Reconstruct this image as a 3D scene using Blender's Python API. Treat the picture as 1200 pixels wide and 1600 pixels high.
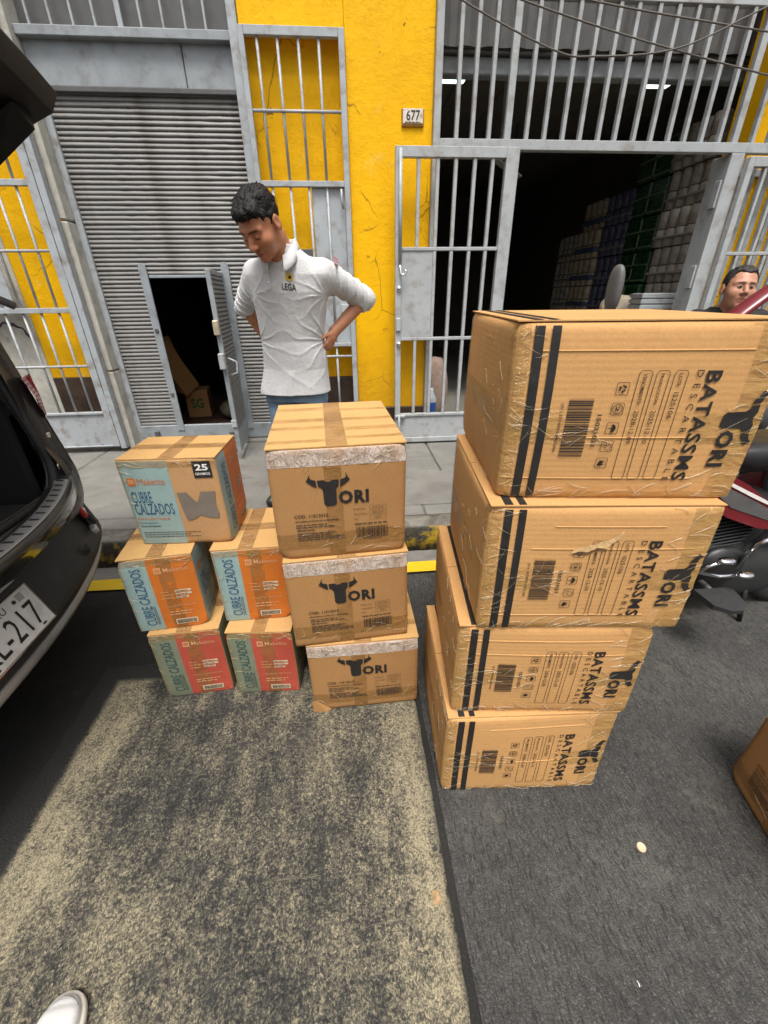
import bpy, math, random
import numpy as np
from mathutils import Matrix, Vector
from mathutils.bvhtree import BVHTree
random.seed(7); RNG = np.random.default_rng(7)
for o in list(bpy.data.objects): bpy.data.objects.remove(o)
scene = bpy.context.scene
COL = scene.collection
R = math.radians

# ------------------------------------------------------------------ camera, world, sun, exposure
cam_d = bpy.data.cameras.new('camera'); cam = bpy.data.objects.new('camera', cam_d); COL.objects.link(cam)
cam_d.sensor_fit = 'VERTICAL'; cam_d.sensor_height = 24.0; cam_d.lens = 642.36/1600*24.0
cam_d.clip_start = 0.02; cam_d.clip_end = 500
rt = Vector((0.99634815, -0.08473867, -0.01047459)); dn = Vector((-0.04870195, -0.46325083, -0.88488801)); fw = Vector((0.07013187, 0.88216667, -0.46568605))
m = Matrix.Identity(4)
for i in range(3): m[i][0] = rt[i]; m[i][1] = -dn[i]; m[i][2] = -fw[i]
m[0][3], m[1][3], m[2][3] = 0, 0, 1.42
cam.matrix_world = m
scene.camera = cam

SUN_EL, SUN_AZ = R(67), R(181)     # azimuth measured clockwise from +Y: the light comes from behind and above the camera
w = bpy.data.worlds.new('World'); scene.world = w; w.use_nodes = True
nt = w.node_tree; nt.nodes.clear()
sky = nt.nodes.new('ShaderNodeTexSky'); sky.sky_type = 'NISHITA'; sky.sun_disc = False
sky.sun_elevation = SUN_EL; sky.sun_rotation = SUN_AZ; sky.air_density = 1.0; sky.dust_density = 6.0; sky.ozone_density = 1.0
hs = nt.nodes.new('ShaderNodeHueSaturation'); hs.inputs['Saturation'].default_value = 0.22
bg = nt.nodes.new('ShaderNodeBackground'); bg.inputs['Strength'].default_value = 0.092
wo = nt.nodes.new('ShaderNodeOutputWorld')
nt.links.new(sky.outputs[0], hs.inputs['Color']); nt.links.new(hs.outputs[0], bg.inputs['Color']); nt.links.new(bg.outputs[0], wo.inputs[0])
sd = bpy.data.lights.new('sun', 'SUN'); sun = bpy.data.objects.new('sun', sd); COL.objects.link(sun)
sd.energy = 1.35; sd.angle = R(18); sd.color = (1.0, 0.965, 0.91)
dirv = Vector((math.sin(SUN_AZ)*math.cos(SUN_EL), math.cos(SUN_AZ)*math.cos(SUN_EL), math.sin(SUN_EL)))
sun.rotation_euler = dirv.to_track_quat('Z', 'Y').to_euler()
vs = scene.view_settings; vs.view_transform = 'Standard'; vs.look = 'None'; vs.exposure = 1.12; vs.gamma = 1.0; vs.use_curve_mapping = False
scene.render.resolution_x = 768; scene.render.resolution_y = 1024
scene.render.engine = 'CYCLES'

# ------------------------------------------------------------------ helpers
def mesh_obj(name, verts, faces, mat=None, parent=None, smooth=False, loc=None):
    me = bpy.data.meshes.new(name); me.from_pydata([tuple(map(float, v)) for v in verts], [], [tuple(int(i) for i in f) for f in faces])
    me.update()
    if smooth: me.polygons.foreach_set('use_smooth', [True]*len(me.polygons))
    o = bpy.data.objects.new(name, me); COL.objects.link(o)
    if mat is not None: me.materials.append(mat)
    if parent is not None: o.parent = parent
    if loc is not None: o.location = loc
    return o
def share(name, src, parent=None, loc=(0, 0, 0), rot=None, scale=None):
    o = bpy.data.objects.new(name, src.data); COL.objects.link(o); o.parent = parent; o.location = loc
    if rot is not None: o.rotation_euler = rot
    if scale is not None: o.scale = scale
    return o
def tag(o, label=None, cat=None, group=None, kind=None):
    if label: o['label'] = label
    if cat: o['category'] = cat
    if group: o['group'] = group
    if kind: o['kind'] = kind
    return o
def thing(name, label, cat, loc=(0, 0, 0), rz=0.0, group=None):
    o = bpy.data.objects.new(name, None); COL.objects.link(o); o.empty_display_size = 0.1
    o.location = loc; o.rotation_euler = (0, 0, rz)
    return tag(o, label, cat, group)

class MB:
    def __init__(s): s.v = []; s.f = []
    def add(s, v, f):
        n = len(s.v); s.v += [tuple(p) for p in v]; s.f += [tuple(i+n for i in q) for q in f]; return s
    def box(s, x0, x1, y0, y1, z0, z1, b=0.0):
        x0, x1 = min(x0, x1), max(x0, x1); y0, y1 = min(y0, y1), max(y0, y1); z0, z1 = min(z0, z1), max(z0, z1)
        if b <= 0:
            return s.add([(x0,y0,z0),(x1,y0,z0),(x1,y1,z0),(x0,y1,z0),(x0,y0,z1),(x1,y0,z1),(x1,y1,z1),(x0,y1,z1)],
                         [(0,3,2,1),(4,5,6,7),(0,1,5,4),(1,2,6,5),(2,3,7,6),(3,0,4,7)])
        b = min(b, (x1-x0)*.45, (y1-y0)*.45, (z1-z0)*.45)
        C = [(x0,x1),(y0,y1),(z0,z1)]; v = []; idx = {}
        for ix in (0,1):
            for iy in (0,1):
                for iz in (0,1):
                    s3 = (ix,iy,iz)
                    for a in range(3):
                        p = []
                        for k in range(3):
                            e = C[k][s3[k]]
                            if k != a: e += b if s3[k] == 0 else -b
                            p.append(e)
                        idx[(ix,iy,iz,a)] = len(v); v.append(tuple(p))
        f = []
        for a in range(3):
            o1, o2 = [k for k in range(3) if k != a]
            for sd_ in (0,1):
                q = []
                for (e, g) in ((0,0),(1,0),(1,1),(0,1)):
                    c = [0,0,0]; c[a] = sd_; c[o1] = e; c[o2] = g; q.append(idx[(*c, a)])
                f.append(tuple(q))
        for a in range(3):          # edges along a
            o1, o2 = [k for k in range(3) if k != a]
            for e in (0,1):
                for g in (0,1):
                    c0 = [0,0,0]; c0[o1] = e; c0[o2] = g; c1 = list(c0); c1[a] = 1
                    f.append((idx[(*c0,o1)], idx[(*c1,o1)], idx[(*c1,o2)], idx[(*c0,o2)]))
        for c in [(i,j,k) for i in (0,1) for j in (0,1) for k in (0,1)]:
            f.append(tuple(idx[(*c,a)] for a in range(3)))
        return s.add(v, f)
    def tube(s, pts, r, n=8, cap=True, sy=1.0):
        pts = [Vector(p) for p in pts]; rs = r if isinstance(r, (list, tuple)) else [r]*len(pts)
        v = []; f = []; prev = None
        for i, p in enumerate(pts):
            t = (pts[min(i+1, len(pts)-1)] - pts[max(i-1, 0)]).normalized()
            if prev is None:
                a = Vector((0,0,1)) if abs(t.z) < .9 else Vector((1,0,0)); u = t.cross(a).normalized()
            else: u = (prev - t*prev.dot(t)).normalized()
            prev = u; w_ = t.cross(u)
            for k in range(n):
                an = 2*math.pi*k/n; v.append(p + u*math.cos(an)*rs[i] + w_*math.sin(an)*rs[i]*sy)
        for i in range(len(pts)-1):
            for k in range(n):
                f.append((i*n+k, i*n+(k+1) % n, (i+1)*n+(k+1) % n, (i+1)*n+k))
        if cap: f.append(tuple(range(n))[::-1]); f.append(tuple((len(pts)-1)*n+k for k in range(n)))
        return s.add(v, f)
    def prism(s, poly, a0, a1, axis='y'):
        n = len(poly); v = []
        for a in (a0, a1):
            for (p, q) in poly:
                v.append((p, a, q) if axis == 'y' else (a, p, q) if axis == 'x' else (p, q, a))
        f = [tuple(range(n)), tuple(range(2*n-1, n-1, -1))]
        for i in range(n): f.append((i, n+i, n+(i+1) % n, (i+1) % n))
        return s.add(v, f)
    def lathe(s, prof, n=20, c=(0,0,0), axis='z'):
        v = []; f = []
        for (r, h) in prof:
            for k in range(n):
                an = 2*math.pi*k/n; a, b = r*math.cos(an), r*math.sin(an)
                p = (a, b, h) if axis == 'z' else (a, h, b) if axis == 'y' else (h, a, b)
                v.append((p[0]+c[0], p[1]+c[1], p[2]+c[2]))
        for i in range(len(prof)-1):
            for k in range(n): f.append((i*n+k, i*n+(k+1) % n, (i+1)*n+(k+1) % n, (i+1)*n+k))
        return s.add(v, f)
    def grid(s, fn, nu, nv):
        v = [fn(i/nu, j/nv) for j in range(nv+1) for i in range(nu+1)]
        f = [(j*(nu+1)+i, j*(nu+1)+i+1, (j+1)*(nu+1)+i+1, (j+1)*(nu+1)+i) for j in range(nv) for i in range(nu)]
        return s.add(v, f)
    def loft(s, rings, close=True, cap=True):
        n = len(rings[0]); v = [p for r_ in rings for p in r_]; f = []
        for i in range(len(rings)-1):
            for k in range(n if close else n-1): f.append((i*n+k, i*n+(k+1) % n, (i+1)*n+(k+1) % n, (i+1)*n+k))
        if cap and close: f.append(tuple(range(n))[::-1]); f.append(tuple((len(rings)-1)*n+k for k in range(n)))
        return s.add(v, f)
    def build(s, name, mat, parent=None, smooth=False, loc=None): return mesh_obj(name, s.v, s.f, mat, parent, smooth, loc)

def part(name, mat, parent, *a, b=0.004):      # one bevelled box part, coordinates relative to the parent
    return MB().box(*a, b=b).build(name, mat, parent)

# ------------------------------------------------------------------ materials
def nodes_mat(name):
    mt = bpy.data.materials.new(name); mt.use_nodes = True
    t = mt.node_tree; b = t.nodes['Principled BSDF']
    return mt, t, b
def N(t, typ, **kw):
    n = t.nodes.new(typ)
    for k, v in kw.items():
        if k in n.bl_rna.properties: setattr(n, k, v)
        else: n.inputs[k.replace('_', ' ')].default_value = v
    return n
def coords(t, kind='Object', scale=(1,1,1), rot=(0,0,0)):
    tc = t.nodes.new('ShaderNodeTexCoord'); mp = t.nodes.new('ShaderNodeMapping')
    mp.inputs['Scale'].default_value = scale; mp.inputs['Rotation'].default_value = rot
    t.links.new(tc.outputs[kind], mp.inputs['Vector']); return mp.outputs[0]
def noise(t, vec, scale, detail=4, rough=.55, dist=0):
    n = N(t, 'ShaderNodeTexNoise', Scale=scale, Detail=detail, Roughness=rough, Distortion=dist); t.links.new(vec, n.inputs['Vector']); return n.outputs['Fac']
def ramp(t, fac, stops):
    r_ = t.nodes.new('ShaderNodeValToRGB'); e = r_.color_ramp.elements
    e[0].position = stops[0][0]; e[1].position = stops[1][0]
    for k, st in enumerate(stops):
        el = e[k] if k < 2 else e.new(st[0]); c = st[1]
        el.color = (*c, 1) if isinstance(c, (tuple, list)) else (c, c, c, 1)
    t.links.new(fac, r_.inputs[0]); return r_.outputs[0]
def mix(t, fac, a, b, mode='MIX'):
    n = t.nodes.new('ShaderNodeMix'); n.data_type = 'RGBA'; n.blend_type = mode
    for inp, val in ((n.inputs[0], fac), (n.inputs[6], a), (n.inputs[7], b)):
        if hasattr(val, 'is_linked') or isinstance(val, bpy.types.NodeSocket): t.links.new(val, inp)
        elif isinstance(val, (int, float)): inp.default_value = val
        else: inp.default_value = (*val, 1)
    return n.outputs[2]
def math_(t, op, a, b=0.0, c=0.0):
    n = t.nodes.new('ShaderNodeMath'); n.operation = op
    for i, val in enumerate((a, b, c)):
        if isinstance(val, bpy.types.NodeSocket): t.links.new(val, n.inputs[i])
        else: n.inputs[i].default_value = val
    return n.outputs[0]
def bump(t, b, h, strength, dist=.01):
    n = t.nodes.new('ShaderNodeBump'); n.inputs['Strength'].default_value = strength; n.inputs['Distance'].default_value = dist
    t.links.new(h, n.inputs['Height']); t.links.new(n.outputs[0], b.inputs['Normal']); return n
def simple(name, col, rough=.5, metal=0.0, var=.12, sc=6.0, bmp=0.0, bsc=80, coat=0.0, dirt=None, dsc=3.0, damt=.5, spec=.5):
    mt, t, b = nodes_mat(name)
    v = coords(t)
    n1 = noise(t, v, sc, 6, .6)
    lo = tuple(c*(1-var) for c in col); hi = tuple(min(1, c*(1+var)) for c in col)
    c = ramp(t, n1, [(.3, lo), (.7, hi)])
    if dirt is not None:
        n2 = noise(t, v, dsc, 8, .65)
        c = mix(t, ramp(t, n2, [(.5, 0.0), (.72, damt)]), c, dirt)
    t.links.new(c, b.inputs['Base Color'])
    rr = ramp(t, n1, [(.3, max(0, rough-.07)), (.7, min(1, rough+.07))]); t.links.new(rr, b.inputs['Roughness'])
    b.inputs['Metallic'].default_value = metal; b.inputs['Coat Weight'].default_value = coat; b.inputs['Specular IOR Level'].default_value = spec
    if bmp: bump(t, b, noise(t, v, bsc, 4, .6), bmp, .004)
    return mt
M = {}
M['steel'] = simple('grey_painted_steel', (.36,.385,.40), .42, 0, .10, 5, .12, 120, dirt=(.17,.12,.085), dsc=11, damt=.75)
M['steel_light'] = simple('light_grey_painted_steel', (.375,.393,.397), .45, 0, .10, 5, .12, 120, dirt=(.20,.155,.12), dsc=11, damt=.7)
M['steel_dark'] = simple('dark_steel', (.09,.088,.085), .5, .0, .2, 8, .2, 90)
M['slat'] = simple('shutter_slat_grey', (.20,.193,.182), .5, .1, .18, 4, .15, 60, dirt=(.085,.07,.055), dsc=3.5, damt=.85)
M['frame_flat'] = simple('bluish_grey_flat_bar', (.27,.295,.31), .5, 0, .12, 8, .2, 70, dirt=(.12,.10,.08), dsc=9, damt=.6)
M['black'] = simple('black_plastic', (.016,.016,.017), .45, 0, .2, 20, .1, 200)
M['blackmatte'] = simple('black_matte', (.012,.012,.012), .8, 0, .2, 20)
M['chrome'] = simple('chrome', (.7,.7,.72), .18, 1.0, .05, 10)
M['rubber'] = simple('rubber', (.02,.02,.02), .7, 0, .2, 40, .2, 120)
M['whiteink'] = simple('white_ink', (.72,.70,.66), .6, 0, .06, 30)
M['ink'] = simple('black_ink', (.016,.014,.013), .55, 0, .3, 40)
M['inkgrey'] = simple('worn_black_ink', (.06,.045,.03), .6, 0, .3, 60)
M['brown'] = simple('brown_plinth_paint', (.038,.022,.014), .55, 0, .35, 9, .4, 40, dirt=(.10,.06,.03), dsc=8, damt=.5)
M['stone'] = simple('whitewashed_stone', (.50,.48,.42), .85, 0, .16, 9, .7, 35, dirt=(.24,.21,.17), dsc=6, damt=.8)
M['red'] = simple('red_motorcycle_paint', (.15,.008,.013), .34, 0, .12, 6, coat=.3)
M['engine'] = simple('engine_alloy', (.045,.045,.045), .42, .7, .25, 20, .2, 100)

def yellow_wall():
    mt, t, b = nodes_mat('yellow_wall_paint'); v = coords(t)
    n1 = noise(t, v, 1.7, 6, .6); n2 = noise(t, v, 11, 8, .7, .4); n3 = noise(t, v, 3.0, 10, .75, .8); n4 = noise(t, v, 45, 4, .6)
    c = ramp(t, n1, [(.25, (.80,.415,.002)), (.75, (.90,.505,.003))])
    c = mix(t, ramp(t, n2, [(.55, 0.0), (.75, .3)]), c, (.60,.255,.002))
    chips = ramp(t, noise(t, v, 7.5, 7, .72, .25), [(.672, 0.0), (.684, 1.0)])
    c = mix(t, ramp(t, noise(t, v, 5.5, 8, .7, .4), [(.60, 0.0), (.66, .55)]), c, (.80,.50,.06))          # older, paler coat showing
    c = mix(t, chips, c, (.16,.085,.03))
    sv = N(t, 'ShaderNodeTexVoronoi', feature='DISTANCE_TO_EDGE', Scale=2.6); t.links.new(mix(t, .12, v, N(t, 'ShaderNodeTexNoise', Scale=4.0, Detail=6.0).outputs['Color']), sv.inputs['Vector'])
    crack = math_(t, 'MULTIPLY', ramp(t, sv.outputs['Distance'], [(.004, 1.0), (.012, 0.0)]), ramp(t, n1, [(.5, 0.0), (.58, 1.0)]))
    c = mix(t, math_(t, 'MULTIPLY', crack, .75), c, (.28,.13,.01))
    xz = t.nodes.new('ShaderNodeSeparateXYZ'); t.links.new(v, xz.inputs[0])
    splash = math_(t, 'MULTIPLY', ramp(t, math_(t, 'ADD', math_(t, 'MULTIPLY', xz.outputs[2], .5), math_(t, 'MULTIPLY', math_(t, 'SUBTRACT', n2, .5), .5)), [(.30, 1.0), (.62, 0.0)]), .55)
    c = mix(t, splash, c, (.42,.20,.012))      # street dirt splashed up the foot of the wall
    t.links.new(c, b.inputs['Base Color']); b.inputs['Roughness'].default_value = .6; b.inputs['Specular IOR Level'].default_value = .15
    flakes = ramp(t, n3, [(.47, 0.0), (.5, 1.0), (.53, 0.0)])
    h = math_(t, 'ADD', math_(t, 'MULTIPLY', n2, .9), math_(t, 'MULTIPLY', n4, .25))
    h = math_(t, 'SUBTRACT', h, math_(t, 'MULTIPLY', flakes, .10)); h = math_(t, 'SUBTRACT', h, math_(t, 'MULTIPLY', chips, .5))
    bump(t, b, h, .55, .012); return mt
M['yellow'] = yellow_wall()

def asphalt():
    mt, t, b = nodes_mat('dark_asphalt'); v = coords(t)
    n1 = noise(t, v, 1.1, 6, .6); n2 = noise(t, v, 130, 3, .7); n3 = noise(t, v, 9, 8, .7)
    c = ramp(t, n1, [(.25, (.013,.0125,.012)), (.75, (.034,.033,.031))])
    c = mix(t, ramp(t, n2, [(.55, 0.0), (.8, .5)]), c, (.085,.08,.073))
    c = mix(t, ramp(t, n3, [(.58, 0.0), (.8, .4)]), c, (.09,.08,.068))
    t.links.new(c, b.inputs['Base Color']); b.inputs['Roughness'].default_value = .9; b.inputs['Specular IOR Level'].default_value = .2
    bump(t, b, n2, .5, .006); return mt
M['asphalt'] = asphalt()
def voro(t, vec, scale, rnd=1.0):
    n = N(t, 'ShaderNodeTexVoronoi', feature='F1', Scale=scale, Randomness=rnd); t.links.new(vec, n.inputs['Vector'])
    sx = t.nodes.new('ShaderNodeSeparateColor'); t.links.new(n.outputs['Color'], sx.inputs[0]); return n.outputs['Distance'], sx.outputs[0]
def worn_patch():
    mt, t, b = nodes_mat('worn_sandy_concrete'); v = coords(t)
    warp = mix(t, .022, v, N(t, 'ShaderNodeTexNoise', Scale=150.0, Detail=4.0, Roughness=.65).outputs['Color'])
    gd, gr_ = voro(t, warp, 230); gd2, gr2 = voro(t, warp, 115); sp = noise(t, v, 190, 4, .68, .3)
    big = noise(t, v, 1.8, 7, .62, .6); fine = noise(t, v, 240, 2, .6); mid = noise(t, v, 7, 8, .7, .5); drag = noise(t, coords(t, 'Object', (16, 2.0, 1), (0, 0, R(5))), 1.0, 6, .65)
    xyz = t.nodes.new('ShaderNodeSeparateXYZ'); t.links.new(v, xyz.inputs[0])
    ex = math_(t, 'ABSOLUTE', math_(t, 'ADD', xyz.outputs[0], .41))          # distance from the middle of the strip
    edge = ramp(t, math_(t, 'ADD', ex, math_(t, 'MULTIPLY', math_(t, 'SUBTRACT', mid, .5), .14)), [(.42, 0.0), (.56, .16), (.66, .16)])
    sand = math_(t, 'ADD', math_(t, 'ADD', math_(t, 'MULTIPLY', big, .62), math_(t, 'MULTIPLY', mid, .46)), math_(t, 'ADD', math_(t, 'MULTIPLY', drag, .42), edge))   # how much of the sandy coat is left, about .3 - 1
    grain = math_(t, 'ADD', math_(t, 'ADD', math_(t, 'MULTIPLY', gr_, .20), math_(t, 'MULTIPLY', gr2, .13)), math_(t, 'MULTIPLY', math_(t, 'SUBTRACT', sp, .22), .5))
    val = math_(t, 'ADD', math_(t, 'SUBTRACT', sand, .50), grain)
    c = ramp(t, val, [(.38, (.022,.022,.021)), (.50, (.058,.056,.051)), (.61, (.170,.152,.108)), (.78, (.42,.36,.235))])
    c = mix(t, ramp(t, gd, [(.42, 0.0), (.75, .6)]), c, (.028,.027,.025))                    # dark gaps between the grains
    c = mix(t, ramp(t, fine, [(.50, 0.0), (.72, .4)]), c, (.035,.034,.032))
    c = mix(t, ramp(t, noise(t, v, 3.3, 7, .68, 1.2), [(.55, 0.0), (.70, .55)]), c, (.055,.054,.05))      # tyre and oil blotches
    c = mix(t, ramp(t, noise(t, coords(t, 'Object', (5, 30, 1), (0, 0, R(70))), 1.0, 6, .7, .8), [(.64, 0.0), (.70, .5)]), c, (.30,.265,.19))      # dragged pale scratches
    dy = math_(t, 'SUBTRACT', xyz.outputs[1], 1.285); e = math_(t, 'MAXIMUM', math_(t, 'SUBTRACT', ex, .612), dy)
    e = math_(t, 'ADD', e, math_(t, 'ADD', math_(t, 'MULTIPLY', math_(t, 'SUBTRACT', mid, .5), .045), math_(t, 'MULTIPLY', math_(t, 'SUBTRACT', grain, .31), .06)))
    c = mix(t, ramp(t, math_(t, 'ADD', e, .5), [(.488, 0.0), (.504, 1.0)]), c, ramp(t, fine, [(.4, (.018,.017,.016)), (.7, (.045,.043,.040))]))      # the thin repair coat frays out into the asphalt
    t.links.new(c, b.inputs['Base Color']); b.inputs['Roughness'].default_value = .9; b.inputs['Specular IOR Level'].default_value = .25
    bump(t, b, math_(t, 'SUBTRACT', val, math_(t, 'MULTIPLY', gd, .9)), .6, .006); return mt
M['patch'] = worn_patch()
def brushed():
    mt, t, b = nodes_mat('brushed_dark_concrete'); v = coords(t); vd = coords(t, 'Object', (190, 34, 60), (0, 0, R(-28)))
    wp = mix(t, .016, v, N(t, 'ShaderNodeTexNoise', Scale=120.0, Detail=4.0).outputs['Color']); gd, gr_ = voro(t, wp, 270); n1 = noise(t, v, 1.5, 8, .66, .5); n2 = noise(t, vd, 1.0, 3, .6, .3); n5 = noise(t, v, 4.5, 8, .72, .4); n6 = noise(t, v, 30, 5, .7)
    c = ramp(t, n1, [(.30, (.042,.041,.039)), (.70, (.100,.096,.088))])
    c = mix(t, ramp(t, gr_, [(.0, .6), (.6, 0.0)]), c, (.022,.021,.020))
    c = mix(t, ramp(t, gr_, [(.86, 0.0), (.99, .38)]), c, (.17,.162,.145))
    c = mix(t, ramp(t, n2, [(.34, .7), (.50, 0.0)]), c, (.014,.0135,.013))
    c = mix(t, ramp(t, n5, [(.56, 0.0), (.78, .6)]), c, (.165,.152,.12))
    c = mix(t, ramp(t, n6, [(.60, 0.0), (.75, .35)]), c, (.03,.034,.033))
    t.links.new(c, b.inputs['Base Color']); b.inputs['Roughness'].default_value = .88; b.inputs['Specular IOR Level'].default_value = .25
    bump(t, b, math_(t, 'SUBTRACT', math_(t, 'ADD', n2, math_(t, 'MULTIPLY', gr_, .4)), gd), .55, .005); return mt
M['slab'] = brushed()
M['pave'] = simple('sidewalk_concrete', (.175,.167,.150), .85, 0, .22, 3.0, .5, 90, dirt=(.11,.10,.088), dsc=5, damt=.8)
M['gutter'] = simple('gutter_concrete', (.19,.18,.16), .85, 0, .25, 5.0, .5, 70, dirt=(.08,.07,.06), dsc=6, damt=.8)
def kerbm():
    mt, t, b = nodes_mat('worn_yellow_black_kerb'); v = coords(t)
    n1 = noise(t, v, 7, 8, .7, .3); n2 = noise(t, v, 40, 5, .7); n3 = noise(t, v, 2.2, 4, .5)
    c = ramp(t, n2, [(.35, (.022,.020,.016)), (.65, (.07,.062,.048))])
    g = t.nodes.new('ShaderNodeNewGeometry'); nx = t.nodes.new('ShaderNodeSeparateXYZ'); t.links.new(g.outputs['Normal'], nx.inputs[0])
    c = mix(t, ramp(t, math_(t, 'ADD', math_(t, 'MULTIPLY', n1, .7), math_(t, 'MULTIPLY', n3, .4)), [(.57, 0.0), (.63, .9)]), c, (.44,.29,.012))
    top = mix(t, ramp(t, n1, [(.45, 0.0), (.62, .8)]), (.20,.185,.155), (.06,.052,.04))
    c = mix(t, ramp(t, nx.outputs[2], [(.6, 0.0), (.9, 1.0)]), c, top)
    t.links.new(c, b.inputs['Base Color']); b.inputs['Roughness'].default_value = .85; bump(t, b, math_(t, 'ADD', n1, n2), .8, .01); return mt
M['kerb'] = kerbm()
def roadyellow():
    mt, t, b = nodes_mat('yellow_road_paint'); v = coords(t)
    c = ramp(t, noise(t, v, 4, 6, .6), [(.3, (.66,.43,.006)), (.7, (.78,.53,.010))])
    c = mix(t, ramp(t, noise(t, v, 28, 8, .75), [(.60, 0.0), (.70, .85)]), c, (.09,.075,.04))
    t.links.new(c, b.inputs['Base Color']); b.inputs['Roughness'].default_value = .7; bump(t, b, noise(t, v, 120, 3), .4, .004); return mt
M['roadyellow'] = roadyellow()

def kraft(name, col, flute='Z', fl=1.0):
    mt, t, b = nodes_mat(name); v = coords(t)
    wv = N(t, 'ShaderNodeTexWave', wave_type='BANDS', bands_direction=flute, Scale=26.0, Distortion=1.2, Detail=2.0, Detail_Scale=1.5); t.links.new(v, wv.inputs['Vector'])
    n1 = noise(t, v, 3.2, 5, .55); n2 = noise(t, v, 190, 3, .65); n3 = noise(t, v, 17, 6, .7, .6); dn_ = noise(t, v, 9, 3, .5)
    c = ramp(t, n1, [(.3, tuple(x*.92 for x in col)), (.7, tuple(x*1.06 for x in col))])
    c = mix(t, ramp(t, n2, [(.42, 0.0), (.78, .34)]), c, tuple(x*.58 for x in col))
    c = mix(t, ramp(t, n3, [(.58, 0.0), (.76, .28)]), c, tuple(x*.66 for x in col))        # handling stains
    c = mix(t, ramp(t, noise(t, v, 33, 7, .75), [(.66, 0.0), (.74, .35)]), c, tuple(min(1, x*1.35) for x in col))   # scuffs
    t.links.new(c, b.inputs['Base Color']); b.inputs['Roughness'].default_value = .72; b.inputs['Specular IOR Level'].default_value = .2
    h = math_(t, 'ADD', math_(t, 'MULTIPLY', wv.outputs['Fac'], .08*fl), math_(t, 'ADD', math_(t, 'MULTIPLY', n2, .16), math_(t, 'ADD', math_(t, 'MULTIPLY', dn_, 1.4), math_(t, 'MULTIPLY', n3, .4))))
    bump(t, b, h, .32, .006); return mt
KB = (.55,.300,.115); KT = (.385,.203,.077); KM = (.48,.272,.122)
M['kraftB'] = kraft('kraft_board_ribbed', KB, 'Z', 1.0)
M['kraftT'] = kraft('kraft_board_plain', KT, 'X', .4)
M['kraftM'] = kraft('kraft_board_pale', KM, 'X', .4)
M['kraft_top'] = kraft('kraft_board_flap', (.55,.325,.125), 'Y', .5)
def tape(name, col, alpha, rough=.16, wr=.8, sc=(7, 40, 7)):
    mt, t, b = nodes_mat(name); v = coords(t, 'Object', sc)
    n = noise(t, v, 1.0, 5, .6, .6)
    b.inputs['Base Color'].default_value = (*col, 1); b.inputs['Roughness'].default_value = rough
    n2 = noise(t, coords(t, 'Object', (9,9,9)), 1.0, 4, .6)
    t.links.new(ramp(t, n2, [(.3, max(0, alpha-.2)), (.7, min(1, alpha+.2))]), b.inputs['Alpha'])
    b.inputs['Specular IOR Level'].default_value = .6
    bump(t, b, n, wr, .03); return mt
M['tape_brown'] = tape('brown_packing_tape', (.34,.175,.055), .46)
M['tape_thin'] = tape('thin_amber_tape', (.40,.23,.07), .30, .22, .5)
M['tape_gold'] = tape('clear_amber_tape', (.46,.29,.085), .30, .09, 1.0, (9, 9, 26))
M['tape_white'] = tape('milky_clear_tape', (.78,.69,.62), .50, .13, 1.0, (34, 34, 9))
_f, _t, _b = nodes_mat('clear_film_fold'); M['film'] = _f; _b.inputs['Base Color'].default_value = (.62,.50,.33,1); _b.inputs['Roughness'].default_value = .12; _b.inputs['Alpha'].default_value = .34; _b.inputs['Specular IOR Level'].default_value = .8
def inkm(name, col, wear=.5, rough=.5):
    mt, t, b = nodes_mat(name); v = coords(t)
    n = noise(t, v, 7, 7, .65); nf = noise(t, coords(t, 'Object', (160, 160, 6)), 1.0, 2)
    c = ramp(t, n, [(.3, tuple(x*.85 for x in col)), (.75, tuple(min(1, x*1.12) for x in col))])
    c = mix(t, ramp(t, noise(t, v, 60, 5, .7), [(.62, 0.0), (.8, wear)]), c, (.46,.29,.15))
    t.links.new(c, b.inputs['Base Color']); b.inputs['Roughness'].default_value = rough
    bump(t, b, math_(t, 'ADD', n, math_(t, 'MULTIPLY', nf, .4)), .3, .005); return mt
M['teal'] = inkm('pale_teal_ink', (.27,.375,.355)); M['orange'] = inkm('orange_ink', (.56,.150,.018)); M['green'] = inkm('sage_green_ink', (.185,.205,.135)); M['redink'] = inkm('red_ink', (.44,.075,.045))
M['blueink'] = inkm('blue_lettering_ink', (.035,.105,.19), .2); M['greenink'] = inkm('dark_green_lettering_ink', (.03,.085,.085), .2); M['paleink'] = inkm('faded_pale_ink', (.62,.33,.16), .3)
M['photoink'] = inkm('grey_picture_ink', (.19,.155,.125), .6); M['label'] = simple('paper_label', (.58,.45,.30), .6, 0, .08, 20)

# ------------------------------------------------------------------ lettering (flat print laid on real surfaces)
_TX = {}
def text2d(s, bold=0.0, spacing=1.0):
    k = (s, bold, spacing)
    if k not in _TX:
        cu = bpy.data.curves.new('lettering', 'FONT'); cu.body = s; cu.size = 1.0; cu.offset = bold; cu.resolution_u = 2; cu.space_character = spacing
        o = bpy.data.objects.new('lettering', cu); COL.objects.link(o)
        bpy.context.view_layer.update()
        me = bpy.data.meshes.new_from_object(o.evaluated_get(bpy.context.evaluated_depsgraph_get()))
        v = np.array([(p.co.x, p.co.y) for p in me.vertices]) if len(me.vertices) else np.zeros((0, 2)); f = [tuple(p.vertices) for p in me.polygons]
        bpy.data.objects.remove(o); bpy.data.curves.remove(cu); bpy.data.meshes.remove(me)
        if len(v):
            v = v - v.min(0)
            cap = 0.729
            ext = v.max(0)
        else: ext = np.ones(2)
        _TX[k] = (v, f, ext)
    return _TX[k]
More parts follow.
